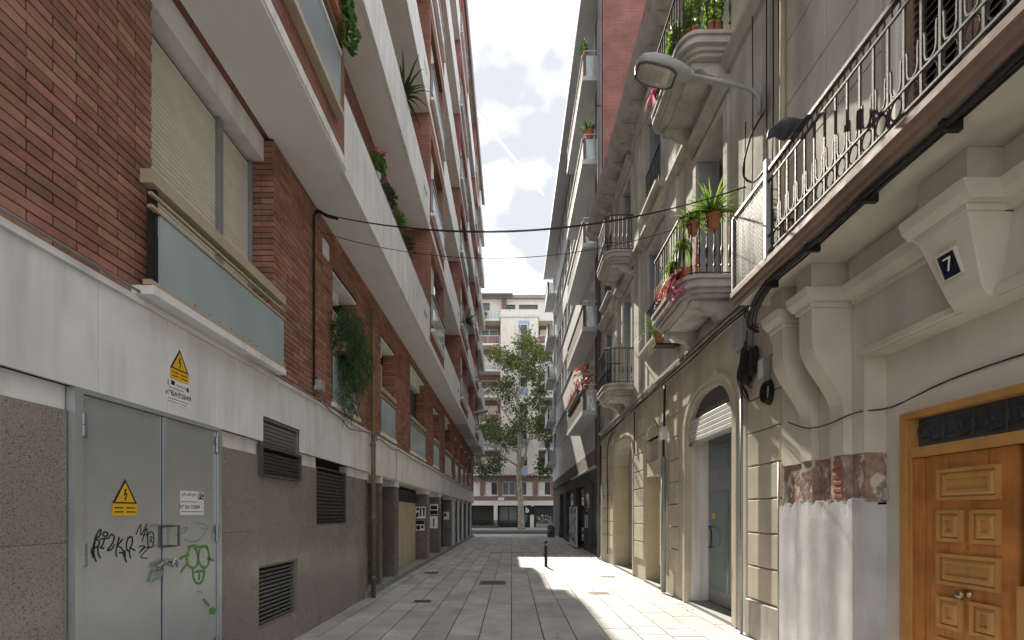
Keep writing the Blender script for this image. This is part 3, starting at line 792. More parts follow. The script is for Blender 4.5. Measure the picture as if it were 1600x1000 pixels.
text_mesh('block_letters', 'TC', .062, M['paper'], o, (dx+.002, py_+.105, pz+.065), ROT_L, bold=.001)
mbh = MB()
for i in range(9): mbh.box(dx+.0013, dx+.0017, py_-.125+i*.02, py_-.112+i*.02, pz+.055+.006*(i % 3), pz+.075+.006*((i*2) % 3))
mbh.build('heading', M['louvre'], o)
text_mesh('number', 'Nº BA 92849', .045, M['ink'], o, (dx+.0014, py_-.03, pz-.035), ROT_L)
MB().box(dx+.0013, dx+.0017, py_-.13, py_+.05, pz+.008, pz+.013).box(dx+.0013, dx+.0017, py_-.135, py_+.13, pz-.076, pz-.071).build('small_print', M['ink'], o)
# posters on the piers (facing the camera)
def poster(x0, x1, y, z0, z1, label, dark):
    o = thing('poster', ((x0+x1)/2, y, z0), label, 'poster')
    box('sheet', M['paper'], o, x0, x1, y-.003, y-.0005, z0, z1)
    mbk = MB(); w_, h_ = x1-x0, z1-z0
    for (a, b, c, d) in dark: mbk.box(x0+a*w_, x0+b*w_, y-.0042, y-.0032, z0+c*h_, z0+d*h_)
    mbk.build('print', M['ink'], o)
poster(-3.16, -2.82, 14.86, 1.46, 1.84, 'white poster with bold black figures on the pier by the cream wall', [(.05, .3, .1, .3), (.1, .35, .3, .5), (.45, .6, .2, .9), (.65, .95, .75, .9), (.75, .9, .2, .75), (.1, .4, .7, .9)])
poster(-3.14, -2.86, 14.86, 1.06, 1.40, 'small dark torn poster under the white one on the pier', [(.02, .98, .6, .98), (.05, .5, .1, .5), (.6, .9, .2, .5)])
poster(-3.15, -2.84, 17.45, 1.58, 1.98, 'dark poster on the pier next along from the cream wall', [(.03, .97, .03, .4), (.1, .9, .5, .85)])
poster(-3.15, -2.85, 17.45, 1.06, 1.52, 'pale poster with one black column below the dark poster', [(.42, .58, .1, .8)])
poster(-3.12, -2.86, 20.75, 1.35, 1.70, 'small pale poster on the farthest postered pier', [(.1, .5, .4, .8)])
# ================================================================ NUMBER 7 (near right)
H7 = thing('old_house', (6, 2, 0), 'greige plaster house with carved wooden door and number 7, nearest on the right', 'house')
RX = 3.08
box('core', M['black'], H7, 3.36, 12, -1.5, 5.19, 0, 8.0)
TOP7 = 8.1
# wall above the balcony
SH = [(2.55, 3.62, 4.02, 6.55), (.35, 1.45, 4.02, 6.55)]
MB().wall(RX, 3.35, -1.5, 5.2, 3.87, TOP7, SH).build('upper_wall', M['plaster2'], H7)
for zz in (4.75, 5.45, 6.15, 6.85, 7.55):
    for a, b in ((3.78, 4.45), (4.45, 5.12)):
        off = .3 if int(zz*10) % 2 else 0
        inst('ashlar_block', cbox(.02, b-a-.012, .688, .004, M['plaster2']), (RX-.006, (a+b)/2, zz-.35+.0), H7)
box('cornice', M['stone2'], H7, 2.7, 3.6, -1.5, 5.19, TOP7, TOP7+.25)
for a, b, z0, z1 in SH:
    w = MB().box(3.30, 3.33, a, b, z0, z1).build('window', M['black'], H7)
    MB().box(3.05, 3.10, a-.10, a-.001, z0, z1+.1).box(3.05, 3.10, b+.001, b+.10, z0, z1+.1).box(3.05, 3.10, a-.001, b+.001, z1+.001, z1+.1).build('surround', M['white'], w)
    for (c, d) in ((a+.02, (a+b)/2-.01), ((a+b)/2+.01, b-.02)):
        fr = MB().box(3.12, 3.16, c, c+.06, z0+.03, z1-.02).box(3.12, 3.16, d-.06, d, z0+.03, z1-.02).box(3.12, 3.16, c+.06, d-.06, z0+.03, z0+.13).box(3.12, 3.16, c+.06, d-.06, z1-.12, z1-.02)
        fr.build('shutter_frame', M['slabbrown'], w)
        n = 34
        for i in range(n):
            inst('slat', cbox(.006, d-c-.125, .075, 0, M['louvredark']), (3.14, (c+d)/2, z0+.17+i*(z1-z0-.34)/n), w, rot=(0, R(38), 0))
# lower wall in three zones of finish
ZW, ZR = 1.70, 2.14
def zoned(name, y0, y1, xf, xb, ztop):
    box(name, M['plaster7'], H7, xf, xb, y0, y1, ZR, ztop)
    mb = MB().box(xf+.012, xb, y0+.004, y1-.004, ZW, ZR)
    mb.build('exposed_brick', M['rawbrick'], H7)
def whitewash(y0, y1, xf):
    """one thick coat with a ragged top edge and soft vertical ridges"""
    n = max(6, int((y1-y0)/.02)); mb = MB()
    tops = [ZW + random.uniform(-.018, .035) + .02*math.sin(i*.9) for i in range(n+1)]
    zs_ = [0, .25, .5, .75, 1.0, 1.2, 1.4, 1.55]
    def xx(i, j): return xf + .004*math.sin((y0+(y1-y0)*i/n)*17)*math.sin((y0+(y1-y0)*i/n)*5)
    grid = [[(xx(i, j), y0+(y1-y0)*i/n, z) for j, z in enumerate(zs_)] + [(xf+.004, y0+(y1-y0)*i/n, tops[i])] for i in range(n+1)]
    for i in range(n):
        for j in range(len(zs_)): mb.face([grid[i][j], grid[i+1][j], grid[i+1][j+1], grid[i][j+1]])
        mb.face([grid[i][-1], grid[i+1][-1], (3.2, grid[i+1][-1][1], tops[i+1]-.01), (3.2, grid[i][-1][1], tops[i]-.01)])
    for i in (0, n):
        mb.face(grid[i] + [(3.30, grid[i][0][1], tops[i]), (3.30, grid[i][0][1], 0)])
    mb.build('whitewash', M['plasterwhite'], H7)
zoned('wall', 4.745, 5.20, RX, 3.35, 3.85)
zoned('wall', 4.305, 4.555, RX, 3.35, 3.85)
zoned('wall', 3.98, 4.115, RX, 3.35, 3.85)
whitewash(3.974, 4.752, 2.975); whitewash(4.754, 5.205, 3.055)
PIL = [(4.56, 4.74), (4.12, 4.30)]
for a, b in PIL:
    zoned('pilaster', a, b, 3.0, 3.35, 2.42)
    prof = [(3.35, 2.421), (3.0, 2.421), (3.0, 2.50)]
    for t in range(0, 11):
        u = t/10; sg = u*u*(3-2*u)
        prof.append((3.0 - .285*sg, 2.55 + .62*u))
    prof += [(2.715, 3.465), (3.35, 3.465)]
    MB().prism(prof, 'y', a, b).build('console', M['plaster7'], H7, label='S-shaped bracket under the balcony')
    cap = MB().box(2.69, 3.35, a-.02, b+.02, 3.466, 3.51)
    cap.prism([(2.69, 3.511), (2.64, 3.56), (2.62, 3.63), (3.3, 3.63), (3.3, 3.511)], 'y', a-.06, b+.06)
    cap.box(2.70, 3.3, a-.015, b+.015, 3.631, 3.86)
    cap.build('capital', M['plaster7'], H7)
for i in range(6):     # bricks laid bare in the strip
    inst('bare_brick', cbox(.05, .105, .042, .006, M['rawbrickred']), (3.03, 4.20+random.uniform(-.01, .02), 1.76+i*.062), H7)
# lintel over the recessed door
DY0 = 1.75
box('lintel', M['plaster7'], H7, RX, 3.35, DY0, 3.98, 2.98, 3.86)
box('near_wall', M['plaster7'], H7, RX, 3.35, -1.5, DY0, 0, 3.86)
MB().prism([(3.03, 2.985), (3.03, 3.03), (3.079, 3.075), (3.079, 2.985)], 'y', DY0, 3.975).build('lintel_ledge', M['plaster7'], H7)
for a, b in ((4.80, 5.195), (4.36, 4.50), (-1.5, 4.06)):
    c = MB().prism([(3.079, 3.466), (3.03, 3.466), (3.03, 3.50), (3.0, 3.511), (2.955, 3.56), (2.935, 3.63), (3.079, 3.63)], 'y', a, b)
    c.build('moulding', M['plaster7'], H7)
for a, b in ((4.785, 5.195), (4.345, 4.515), (-1.5, 4.085)):
    box('fascia', M['plaster7'], H7, 3.02, 3.079, a, b, 3.631, 3.859)
# keystone with the number plate
ks = MB()
for (z0, z1, x0, x1, ya0, yb0, ya1, yb1) in [(3.0, 3.465, 2.96, 2.80, 2.87, 3.09, 2.80, 3.14)]:
    A = [(x0, ya0, z0+.04), (x0, yb0, z0+.04), (x1, yb1, z1), (x1, ya1, z1)]
    B = [(3.079, ya0, z0-.03), (3.079, yb0, z0-.03), (3.079, yb1, z1), (3.079, ya1, z1)]
    C = [(3.0, ya0, z0-.02), (3.0, yb0, z0-.02)]
    ks.face(A); ks.face([A[0], A[1], C[1], C[0]]); ks.face([C[0], C[1], B[1], B[0]])
    ks.face([A[0], A[3], B[3], B[0], C[0]]); ks.face([A[1], A[2], B[2], B[1], C[1]]); ks.face([A[2], A[3], B[3], B[2]])
ks.build('keystone', M['plaster7'], H7)
kc = MB().box(2.785, 3.079, 2.79, 3.15, 3.466, 3.51).prism([(2.785, 3.511), (2.735, 3.56), (2.715, 3.63), (3.079, 3.63), (3.079, 3.511)], 'y', 2.74, 3.20)
kc.box(2.80, 3.079, 2.80, 3.14, 3.631, 3.86).build('keystone_cap', M['plaster7'], H7)
tilt = -math.atan2(.16, .425)
np_ = thing('house_number', (2.875, 2.985, 3.13), 'dark blue enamel plate with a white 7 on the keystone', 'number plate')
pl = inst('plate', cbox(.006, .115, .155, .002, M['navy']), (2.868, 2.985, 3.235), np_, rot=(0, tilt, 0))
fb = MB(); 
for (a, b, c, d) in ((-.064, .064, -.084, -.077), (-.064, .064, .077, .095), (-.064, -.057, -.077, .077), (.057, .064, -.077, .077)): fb.box(-.012, .012, a, b, c, d)
fo = fb.build('plate_frame', M['plaster7'], np_, origin=(0, 0, 0)); fo.location = Vector((2.872, 2.985, 3.235)) - WO[np_.name]; fo.rotation_euler = (0, tilt, 0)
tx = text_mesh('digit', '7', .125, M['paper'], np_, (2.8625, 2.985, 3.235), (R(90), 0, R(-90)))
tx.rotation_euler = (Matrix.Rotation(tilt, 3, 'Y') @ Matrix.Rotation(R(-90), 3, 'Z') @ Matrix.Rotation(R(90), 3, 'X')).to_euler()
# recess with the door
DXW = 3.275
MB().wall(DXW, 3.35, DY0, 3.979, 0, 2.979, [(DY0+.1, 3.80, -1, 2.43)]).build('door_wall', M['plaster7'], H7)
d = MB()
d.box(3.235, 3.345, 3.745, 3.80, .02, 2.43).box(3.235, 3.345, 2.0, 3.745, 2.375, 2.43)
d.box(3.255, 3.345, 3.715, 3.745, .02, 2.375)
dfr = d.build('door_frame', M['woodlight'], H7)
box('door_jamb', M['wood'], dfr, 3.27, 3.345, 3.62, 3.714, .02, 2.05)
box('transom_bar', M['woodlight'], dfr, 3.25, 3.345, 2.0, 3.714, 2.055, 2.135)
box('transom_glass', M['pane'], dfr, 3.32, 3.335, 2.0, 3.714, 2.136, 2.374)
sc = MB()
for i in range(7):
    cy = 3.60 - i*.225
    for sg in (1, -1):
        pts = []
        for t in range(22):
            u = t/21*2*math.pi*1.35; rr = .085*(1 - t/26)
            pts.append((3.305, cy + sg*(.055 - rr*math.cos(u)*.9)*1.0, 2.255 + sg*rr*math.sin(u)))
        sc.tube(pts, .0045, 4)
    sc.tube([(3.305, cy-.11, 2.14), (3.305, cy-.11, 2.37)], .004, 4)
sc.build('transom_scrolls', M['iron'], dfr)
LY0, LY1 = 2.955, 3.615
leaf = MB().box(3.29, 3.335, LY0, LY1, .03, 2.05).build('door', M['wood'], H7)
def panel(y0, y1, z0, z1):
    # raised and fielded: frame moulding, sloped field, inner sunk field
    x = 3.29
    p = MB()
    t = .028
    for (a, b, c, e) in ((y0, y1, z0, z0+t), (y0, y1, z1-t, z1), (y0, y0+t, z0+t, z1-t), (y1-t, y1, z0+t, z1-t)):
        p.box(x-.018, x, a, b, c, e)
    ym, zm = (y1-y0), (z1-z0)
    A = [(x-.004, y0+t, z0+t), (x-.004, y1-t, z0+t), (x-.004, y1-t, z1-t), (x-.004, y0+t, z1-t)]
    i1 = .055 if min(ym, zm) > .19 else .05
    B = [(x-.020, y0+i1, z0+i1), (x-.020, y1-i1, z0+i1), (x-.020, y1-i1, z1-i1), (x-.020, y0+i1, z1-i1)]
    i2 = i1+.022
    C = [(x-.020, y0+i2, z0+i2), (x-.020, y1-i2, z0+i2), (x-.020, y1-i2, z1-i2), (x-.020, y0+i2, z1-i2)]
    D = [(x-.006, y0+i2, z0+i2), (x-.006, y1-i2, z0+i2), (x-.006, y1-i2, z1-i2), (x-.006, y0+i2, z1-i2)]
    for P_, Q_ in ((A, B), (B, C), (C, D)):
        for i in range(4):
            j = (i+1) % 4; p.face([P_[i], P_[j], Q_[j], Q_[i]])
    p.face(D)
    p.build('door_panel', M['woodlight'], leaf)
pa, pb = LY0+.10, LY1-.10
mid = (pa+pb)/2
def zdoor(y): return H + (803-y)*3.28/(1515-800)
panel(pa, pb, 1.70, 1.94)
panel(pa, mid-.025, 1.39, 1.63); panel(mid+.025, pb, 1.39, 1.63)
panel(pa, pb, 1.065, 1.30)
panel(pa, mid-.025, .735, .975); panel(mid+.025, pb, .735, .975)
panel(pa, pb, .42, .66)
panel(pa, mid-.025, .12, .36); panel(mid+.025, pb, .12, .36)
MB().lathe([(.0, 0), (.024, .002), (.028, .02), (.018, .035), (.012, .05), (.03, .065), (.034, .08), (.022, .1), (0, .105)], (0, 0, 0), 14)
kn = MB().lathe([(.032, 0), (.032, .006), (.014, .01), (.013, .035), (.030, .045), (.036, .06), (.03, .078), (.01, .085)], (0, 0, 0), 14).build('door_knob', M['brass'], leaf, smooth=True, origin=(0, 0, 0))
kn.location = Vector((3.29, mid+.0, 1.02)) - WO[leaf.name]; kn.rotation_euler = (0, R(-90), 0)
MB().lathe([(.008, 0), (.008, .01)], (3.285, mid, 1.345), 8).build('peephole', M['brass'], leaf)
# side light with grille, right of the leaf
box('side_light', M['pane'], H7, 3.31, 3.33, 2.0, LY0-.03, 1.14, 2.05)
gm = MB()
for i in range(9): gm.box(3.295, 3.305, LY0-.05-i*.1, LY0-.04-i*.1, 1.14, 2.05)
for i in range(8): gm.box(3.294, 3.306, 2.0, LY0-.03, 1.2+i*.11, 1.208+i*.11)
gm.build('side_light_grille', M['iron'], H7)
MB().box(3.262, 3.34, 2.0, LY0-.012, 1.075, 1.135).box(3.262, 3.34, LY0-.07, LY0-.012, .02, 1.075).build('side_panel_frame', M['woodlight'], H7)
box('side_panel', M['frame'], H7, 3.29, 3.34, 2.0, LY0-.071, .02, 1.074)
box('door_step', M['kerb'], H7, 3.10, 3.34, DY0+.1, 3.97, 0.001, .05)
# small box and hook on the pier
box('meter_box', M['lampgrey'], H7, 3.235, 3.27, 3.955, 3.979, 1.72, 1.83)
# --- balcony of number 7
BX = 2.40
soff = MB().box(BX+.06, RX, -1.5, 4.93, 3.862, 3.99).build('balcony_slab', M['plaster7'], H7)
MB().prism([(BX+.06, 3.86), (BX+.03, 3.87), (BX+.02, 3.90), (BX-.01, 3.915), (BX-.02, 3.95), (BX-.02, 4.0), (BX+.06, 4.0)], 'y', -1.5, 4.96).build('slab_edge', M['slabbrown'], soff)
MB().prism([(4.93, 3.865), (4.96, 3.90), (4.965, 4.0), (4.93, 4.0)], 'x', BX+.06, RX).build('slab_edge', M['slabbrown'], soff)
rl = MB()
RY0, RY1 = -1.4, 4.26
rl.box(BX-.018, BX+.018, RY0, RY1, 4.795, 4.825).box(BX-.009, BX+.009, RY0, RY1, 4.70, 4.715)
rl.box(BX-.009, BX+.009, RY0, RY1, 4.19, 4.205).box(BX-.009, BX+.009, RY0, RY1, 4.045, 4.06)
railing = rl.build('railing', M['iron'], H7)
mod = .118
bar_me = MB(); bar_me.box(-.007, .007, -.007, .007, 0, .66)
def proto(mbx, name, m):
    me = bpy.data.meshes.new(name); me.from_pydata(mbx.v, [], mbx.f); me.materials.append(m); return me
bar = proto(bar_me, 'bar', M['iron'])
lp = MB(); pts = [(0, -.036, .19)]
pts = [(0, -.040, .185), (0, -.036, .15), (0, -.036, .05), (0, -.026, .014), (0, 0, 0), (0, .026, .014), (0, .036, .05), (0, .036, .15), (0, .040, .185)]
lp.tube(pts, .008, 5); loop = proto(lp, 'loop', M['iron'])
ov = MB(); ov.tube([(0, .043*math.cos(t*math.pi/6), .062*math.sin(t*math.pi/6)) for t in range(12)], .0065, 4, closed=True); oval = proto(ov, 'oval', M['iron'])
rg = MB(); rg.tube([(0, .033*math.cos(t*math.pi/5), .038*math.sin(t*math.pi/5)) for t in range(10)], .006, 4, closed=True); ring = proto(rg, 'ring', M['iron'])
y = 4.20
while y > .6:
    inst('baluster', bar, (BX, y, 4.05), railing)
    inst('loop', loop, (BX, y-mod/2, 4.212), railing)
    inst('oval', oval, (BX, y-mod/2, 4.126), railing)
    inst('ring', ring, (BX, y-mod/2, 4.755), railing)
    y -= mod
box('corner_post', M['framegrey'], H7, BX-.022, BX+.022, 4.262, 4.306, 4.0, 4.93)
# mesh screen at the far end
ms = MB().box(BX-.012, BX+.012, 4.93, 4.955, 4.0, 4.80).box(BX-.012, BX+.012, 4.31, 4.93, 4.0, 4.025).box(BX-.012, BX+.012, 4.31, 4.93, 4.785, 4.81)
msf = ms.build('mesh_screen', M['framegrey'], H7)
lat = MB()
y0, y1, z0, z1 = 4.31, 4.93, 4.025, 4.785
p = .045
for sgn in (1, -1):
    c = -1.2
    while c < 1.6:
        # line z - z0 = sgn*1.5*(y-yref)
        A, B = None, None
        ys = [y0, y1]
        if sgn > 0: f_ = lambda yy: z0 + c + 1.35*(yy-y0)
        else: f_ = lambda yy: z0 + c + 1.35*(y1-yy)
        za, zb = f_(y0), f_(y1)
        def clip(yy, zz): return yy, zz
        P_ = []
        for k in range(41):
            yy = y0 + (y1-y0)*k/40; zz = f_(yy)
            if z0 <= zz <= z1: P_.append((yy, zz))
        if len(P_) > 1:
            (a0, b0), (a1, b1) = P_[0], P_[-1]
            dx_ = .003*sgn
            w_ = .017
            lat.face([(BX+dx_, a0, b0-w_/2), (BX+dx_, a1, b1-w_/2), (BX+dx_, a1, b1+w_/2), (BX+dx_, a0, b0+w_/2)])
        c += p
lat.build('lattice', M['darkmetal'], msf)
# side rail of the balcony end
sr = MB().box(BX+.03, RX, 4.925, 4.945, 4.78, 4.805)
x = BX+.1
while x < RX: sr.box(x-.007, x+.007, 4.928, 4.942, 4.0, 4.78); x += .11
sr.build('end_rail', M['iron'], H7)
# ================================================================ OLD HOUSE WITH ROUNDED BALCONIES (building 2)
H2 = thing('townhouse', (6, 10.5, 0), 'old plaster townhouse with stone balconies, arched shop doors and heavy cornice', 'house')
QX, QB = 3.15, 3.62
YS, YE = 5.21, 16.0
box('core', M['black'], H2, QB, 12, YS, YE, 0, 11.2)
box('end_wall', M['plaster2'], H2, 3.3, 12, YS-.0, YS+.005, 8.4, 11.2)
ZG = 4.30
def basket(y0, y1, spring, crown):
    c, hw = (y0+y1)/2, (y1-y0)/2
    return lambda y: spring + (crown-spring) * max(0, 1 - abs((y-c)/hw)**2.6) ** .5
A0, A1 = 6.49, 8.14
C0, C1 = 11.85, 13.95
B0, B1 = 9.66, 10.75
gw = MB()
for a, b in ((YS, A0), (A1, B0), (B1, C0), (C1, YE)): gw.wall(QX, QB, a, b, 0, ZG)
gw.arch(QX, QB, A0, A1, basket(A0, A1, 3.0, 3.62), ZG)
gw.arch(QX, QB, C0, C1, basket(C0, C1, 3.05, 3.72), ZG)
gw.wall(QX, QB, B0, B1, 2.46, ZG, [(9.80, 10.62, 2.78, 3.30)])
gw.arch(QX, 3.25, 9.80, 10.62, basket(9.80, 10.62, 3.30, 3.30), 3.30)
gw.build('ground_wall', M['plasterlow'], H2)
MB().box(3.28, 3.3, 9.78, 10.64, 2.76, 3.6).build('niche_back', M['plaster2'], H2)
na = MB()
for i in range(16):
    t0, t1 = math.pi*i/16, math.pi*(i+1)/16
    c = (9.80+10.62)/2
    na.face([(3.12, c-.41*math.cos(t0), 3.30+.28*math.sin(t0)), (3.12, c-.41*math.cos(t1), 3.30+.28*math.sin(t1)), (3.12, c-.50*math.cos(t1), 3.30+.37*math.sin(t1)), (3.12, c-.50*math.cos(t0), 3.30+.37*math.sin(t0))])
    na.face([(3.12, c-.41*math.cos(t0), 3.30+.28*math.sin(t0)), (3.12, c-.41*math.cos(t1), 3.30+.28*math.sin(t1)), (3.16, c-.41*math.cos(t1), 3.30+.28*math.sin(t1)), (3.16, c-.41*math.cos(t0), 3.30+.28*math.sin(t0))])
na.build('niche_arch', M['plasterlow'], H2)
# arch mouldings
def arch_mould(y0, y1, spring, crown, wdt, m, name):
    f = basket(y0, y1, spring, crown); g = basket(y0-wdt, y1+wdt, spring, crown+wdt)
    mb = MB(); n = 30
    def outl(fn, a, b, base):
        pts = [(a, base)]
        for i in range(n+1):
            u = -math.cos(math.pi*i/n)
            yy = (a+b)/2 + (b-a)/2*u
            pts.append((yy, fn(yy)))
        pts.append((b, base)); return pts
    I = outl(f, y0+.001, y1-.001, 0.02); O = outl(g, y0-wdt, y1+wdt, 0.02)
    xs = (QX-.06, QX-.03)
    for i in range(len(I)-1):
        mid0 = ((I[i][0]+O[i][0])/2, (I[i][1]+O[i][1])/2); mid1 = ((I[i+1][0]+O[i+1][0])/2, (I[i+1][1]+O[i+1][1])/2)
        mb.face([(QX+.0, *I[i]), (QX+.0, *I[i+1]), (QX-.02, *I[i+1]), (QX-.02, *I[i])])
        mb.face([(QX-.02, *I[i]), (QX-.02, *I[i+1]), (QX-.02, *mid1), (QX-.02, *mid0)])
        mb.face([(QX-.02, *mid0), (QX-.02, *mid1), (QX-.04, *mid1), (QX-.04, *mid0)])
        mb.face([(QX-.04, *mid0), (QX-.04, *mid1), (QX-.04, *O[i+1]), (QX-.04, *O[i])])
        mb.face([(QX-.04, *O[i]), (QX-.04, *O[i+1]), (QX-.0, *O[i+1]), (QX-.0, *O[i])])
    return mb.build(name, m, H2)
arch_mould(A0, A1, 3.0, 3.62, .16, M['plasterlow'], 'arch_moulding')
arch_mould(C0, C1, 3.05, 3.72, .14, M['plasterlow'], 'arch_moulding')
# light pilaster right of the shop door
box('pilaster', M['plaster2'], H2, QX-.02, QX+.1, 6.10, 6.32, 0, 3.8)
# rusticated blocks
def rust(y0, y1, zs, x=QX-.03):
    for a, b in zip(zs, zs[1:]):
        inst('rusticated_block', cbox(.06, y1-y0, b-a-.022, .008, M['plasterlow']), (x+.03, (y0+y1)/2, (a+b)/2), H2)
ZS = [.50, .93, 1.36, 1.79, 2.22, 2.65, 3.08, 3.51, 3.94]
rust(5.30, 6.03, ZS)
inst('plinth_block', cbox(.11, .78, .48, .01, M['stone2']), (QX-.0, 5.67, .245), H2)
rust(8.62, 9.05, ZS); rust(9.33, 9.62, ZS[:6]); rust(10.83, 11.66, ZS); rust(14.15, 15.85, ZS)
# shop recess A
jm = MB()
jm.box(QX+.06, 3.5, A1-.03, A1+.0, .06, 2.9)
jm.build('white_jamb', M['white'], H2)
box('threshold', M['kerb'], H2, QX-.02, 3.55, A0+.002, A1-.002, 0.001, .05)
sh = MB().box(QX+.033, QX+.055, A0+.005, A1-.035, 2.80, 3.25).build('rolling_shutter', M['shutterroll'], H2)
for i in range(5):
    zz = 2.85 + i*.078
    inst('slat', cbox(.022, A1-A0-.05, .072, .006, M['shutterroll']), (QX+.02, (A0+A1)/2-.015, zz+.04), sh)
box('bottom_bar', M['steel'], sh, QX+.0, QX+.032, A0+.01, A1-.04, 2.80, 2.846)
tp = MB(); fA = basket(A0, A1, 3.0, 3.62)
tp.prism([(A0+.002, 3.25)] + [(A0+.01+(A1-A0-.02)*i/20, max(3.251, fA(A0+.01+(A1-A0-.02)*i/20)-.002)) for i in range(21)] + [(A1-.002, 3.25)], 'x', QX+.10, QX+.12)
tymp = tp.build('tympanum', M['greywall'], H2)
ltr = MB()
for i in range(22):
    yy = A1-.28 - i*.05
    ltr.box(QX+.094, QX+.099, yy-.016, yy+.012, 3.30, 3.33+.018*(i*7 % 3))
ltr.build('worn_lettering', M['concrete'], tymp)
dA = MB().box(3.50, 3.54, A0+.002, A1-.035, .06, 2.9).build('shop_door', M['framegrey'], H2)
for (a, b, c, d_) in ((A1-.80, A1-.12, .30, 1.98), (A1-.80, A1-.12, 2.36, 2.78), (A0+.06, A1-.92, .30, 1.98), (A0+.06, A1-.92, 2.36, 2.78)):
    box('pane', M['doorgreen'], dA, 3.49, 3.499, a, b, c, d_)
MB().tube([(3.49, A1-.20, 1.02), (3.43, A1-.20, 1.02), (3.42, A1-.32, 1.07), (3.41, A1-.36, 1.2), (3.42, A1-.32, 1.33), (3.43, A1-.20, 1.38), (3.49, A1-.20, 1.38)], .012, 8).build('handle', M['darkmetal'], dA)
box('door_sticker', M['yellow'], dA, 3.483, 3.489, A1-.32, A1-.24, 1.52, 1.62)
# doors B and C: deep yellow reveals
for (a, b, top, nm) in ((B0, B1, 2.46, 'side_door'), (C0, C1, 3.72, 'carriage_door')):
    e = MB().box(QX+.01, 3.6, b-.02, b-.0015, .03, min(top, 3.04)); e.build('yellow_reveal', M['jamb'], H2)
    dd = MB().box(3.56, 3.6, a+.002, b-.022, .03, min(top+.0, 3.7)).build(nm, M['bluegrey'], H2)
    n = 2 if b-a > 1.5 else 1
    for i in range(n):
        w_ = (b-a-.03)/n; y_ = a + i*w_
        for (c, d_) in ((.2, 1.1), (1.25, 2.2)):
            box('door_panel', M['framegrey'], dd, 3.545, 3.559, y_+.12, y_+w_-.1, c, d_)
    box('threshold', M['kerb'], H2, QX-.03, 3.55, a+.002, b-.002, .001, .06)
# small sign near portal C
box('small_yellow_plate', M['yellow'], H2, QX-.036, QX-.031, 14.2, 14.35, 2.0, 2.2)
# upper wall
OPS = []
for (z0, z1) in ((5.0, 7.55), (8.44, 10.55)):
    for (a, b, up) in ((6.72, 7.72, 0), (9.55, 10.5, .35), (11.95, 12.85, 0), (14.2, 15.2, .35)):
        OPS.append((a, b, z0+up*(1 if z0 < 8 else .2), z1))
MB().wall(QX, QB, YS, YE, ZG, 11.0, OPS).build('upper_wall', M['plaster2'], H2)
for (a, b, z0, z1) in OPS:
    w = MB().box(3.50, 3.54, a, b, z0, z1).build('window', M['bluegrey'], H2)
    ym = (a+b)/2
    for (c, d_) in ((a+.08, ym-.04), (ym+.04, b-.08)):
        box('pane', M['pane'], w, 3.49, 3.499, c, d_, z0+.6, z1-.1)
        box('panel', M['bluegrey'], w, 3.488, 3.499, c, d_, z0+.08, z0+.5)
    # open louvred shutters folded into the reveal
    box('shutter', M['bluegrey'], w, QX+.02, 3.46, b-.035, b-.003, z0+.02, z1-.02)
    # surround and hood
    MB().box(QX-.035, QX+.01, a-.13, a-.001, z0, z1).box(QX-.035, QX+.01, b+.001, b+.13, z0, z1).box(QX-.035, QX+.01, a-.13, b+.13, z1+.001, z1+.14).build('surround', M['plaster2'], w)
    MB().prism([(QX, z1+.20), (QX-.05, z1+.20), (QX-.10, z1+.25), (QX-.17, z1+.28), (QX-.19, z1+.33), (QX, z1+.36)], 'y', a-.2, b+.2).build('hood', M['stone2'], w)
    if abs(a-9.55) < .01 or abs(a-14.2) < .01:
        MB().prism([(QX, z0-.18), (QX-.06, z0-.18), (QX-.12, z0-.1), (QX-.2, z0-.07), (QX-.2, z0-.01), (QX, z0-.005)], 'y', a-.18, b+.18).build('sill', M['stone2'], w)
        g_ = MB().box(QX-.07, QX-.05, a-.02, b+.02, z0+.83, z0+.86).box(QX-.07, QX-.05, a-.02, b+.02, z0+.06, z0+.08)
        i = 0
        while a+.03+i*.1 < b: g_.box(QX-.067, QX-.053, a+.03+i*.1-.007, a+.03+i*.1+.007, z0+.0, z0+.83); i += 1
        g_.build('window_rail', M['iron'], w)
# string courses and cornice
MB().prism([(QX, 4.30), (QX-.04, 4.30), (QX-.07, 4.36), (QX-.12, 4.39), (QX-.12, 4.44), (QX, 4.46)], 'y', YS+.005, YE).build('string_course', M['stone2'], H2)
MB().prism([(QX, 8.0), (QX-.05, 8.0), (QX-.08, 8.07), (QX-.14, 8.11), (QX-.14, 8.17), (QX, 8.2)], 'y', YS+.005, YE).build('string_course', M['stone2'], H2)
MB().prism([(QX+.3, 10.9), (QX-.05, 10.9), (QX-.08, 11.0), (QX-.12, 11.02), (QX-.12, 11.16), (QX-.46, 11.20), (QX-.47, 11.30), (QX-.53, 11.36), (QX-.56, 11.48), (QX+.3, 11.5)], 'y', YS+.005, YE-.002).build('cornice', M['stone2'], H2)
y = YS+.35
while y < YE-.2:
    MB().prism([(QX-.121, 11.0), (QX-.16, 11.0), (QX-.2, 11.07), (QX-.36, 11.10), (QX-.38, 11.17), (QX-.121, 11.17)], 'y', y, y+.16).build('modillion', M['stone2'], H2)
    y += .62
# vertical pilaster strips
for yy in (8.6, 11.15, 13.5):
    box('pilaster_strip', M['plaster2'], H2, QX-.05, QX+.01, yy, yy+.42, 4.47, 7.99)
    box('pilaster_strip', M['plaster2'], H2, QX-.05, QX+.01, yy, yy+.42, 8.21, 10.89)
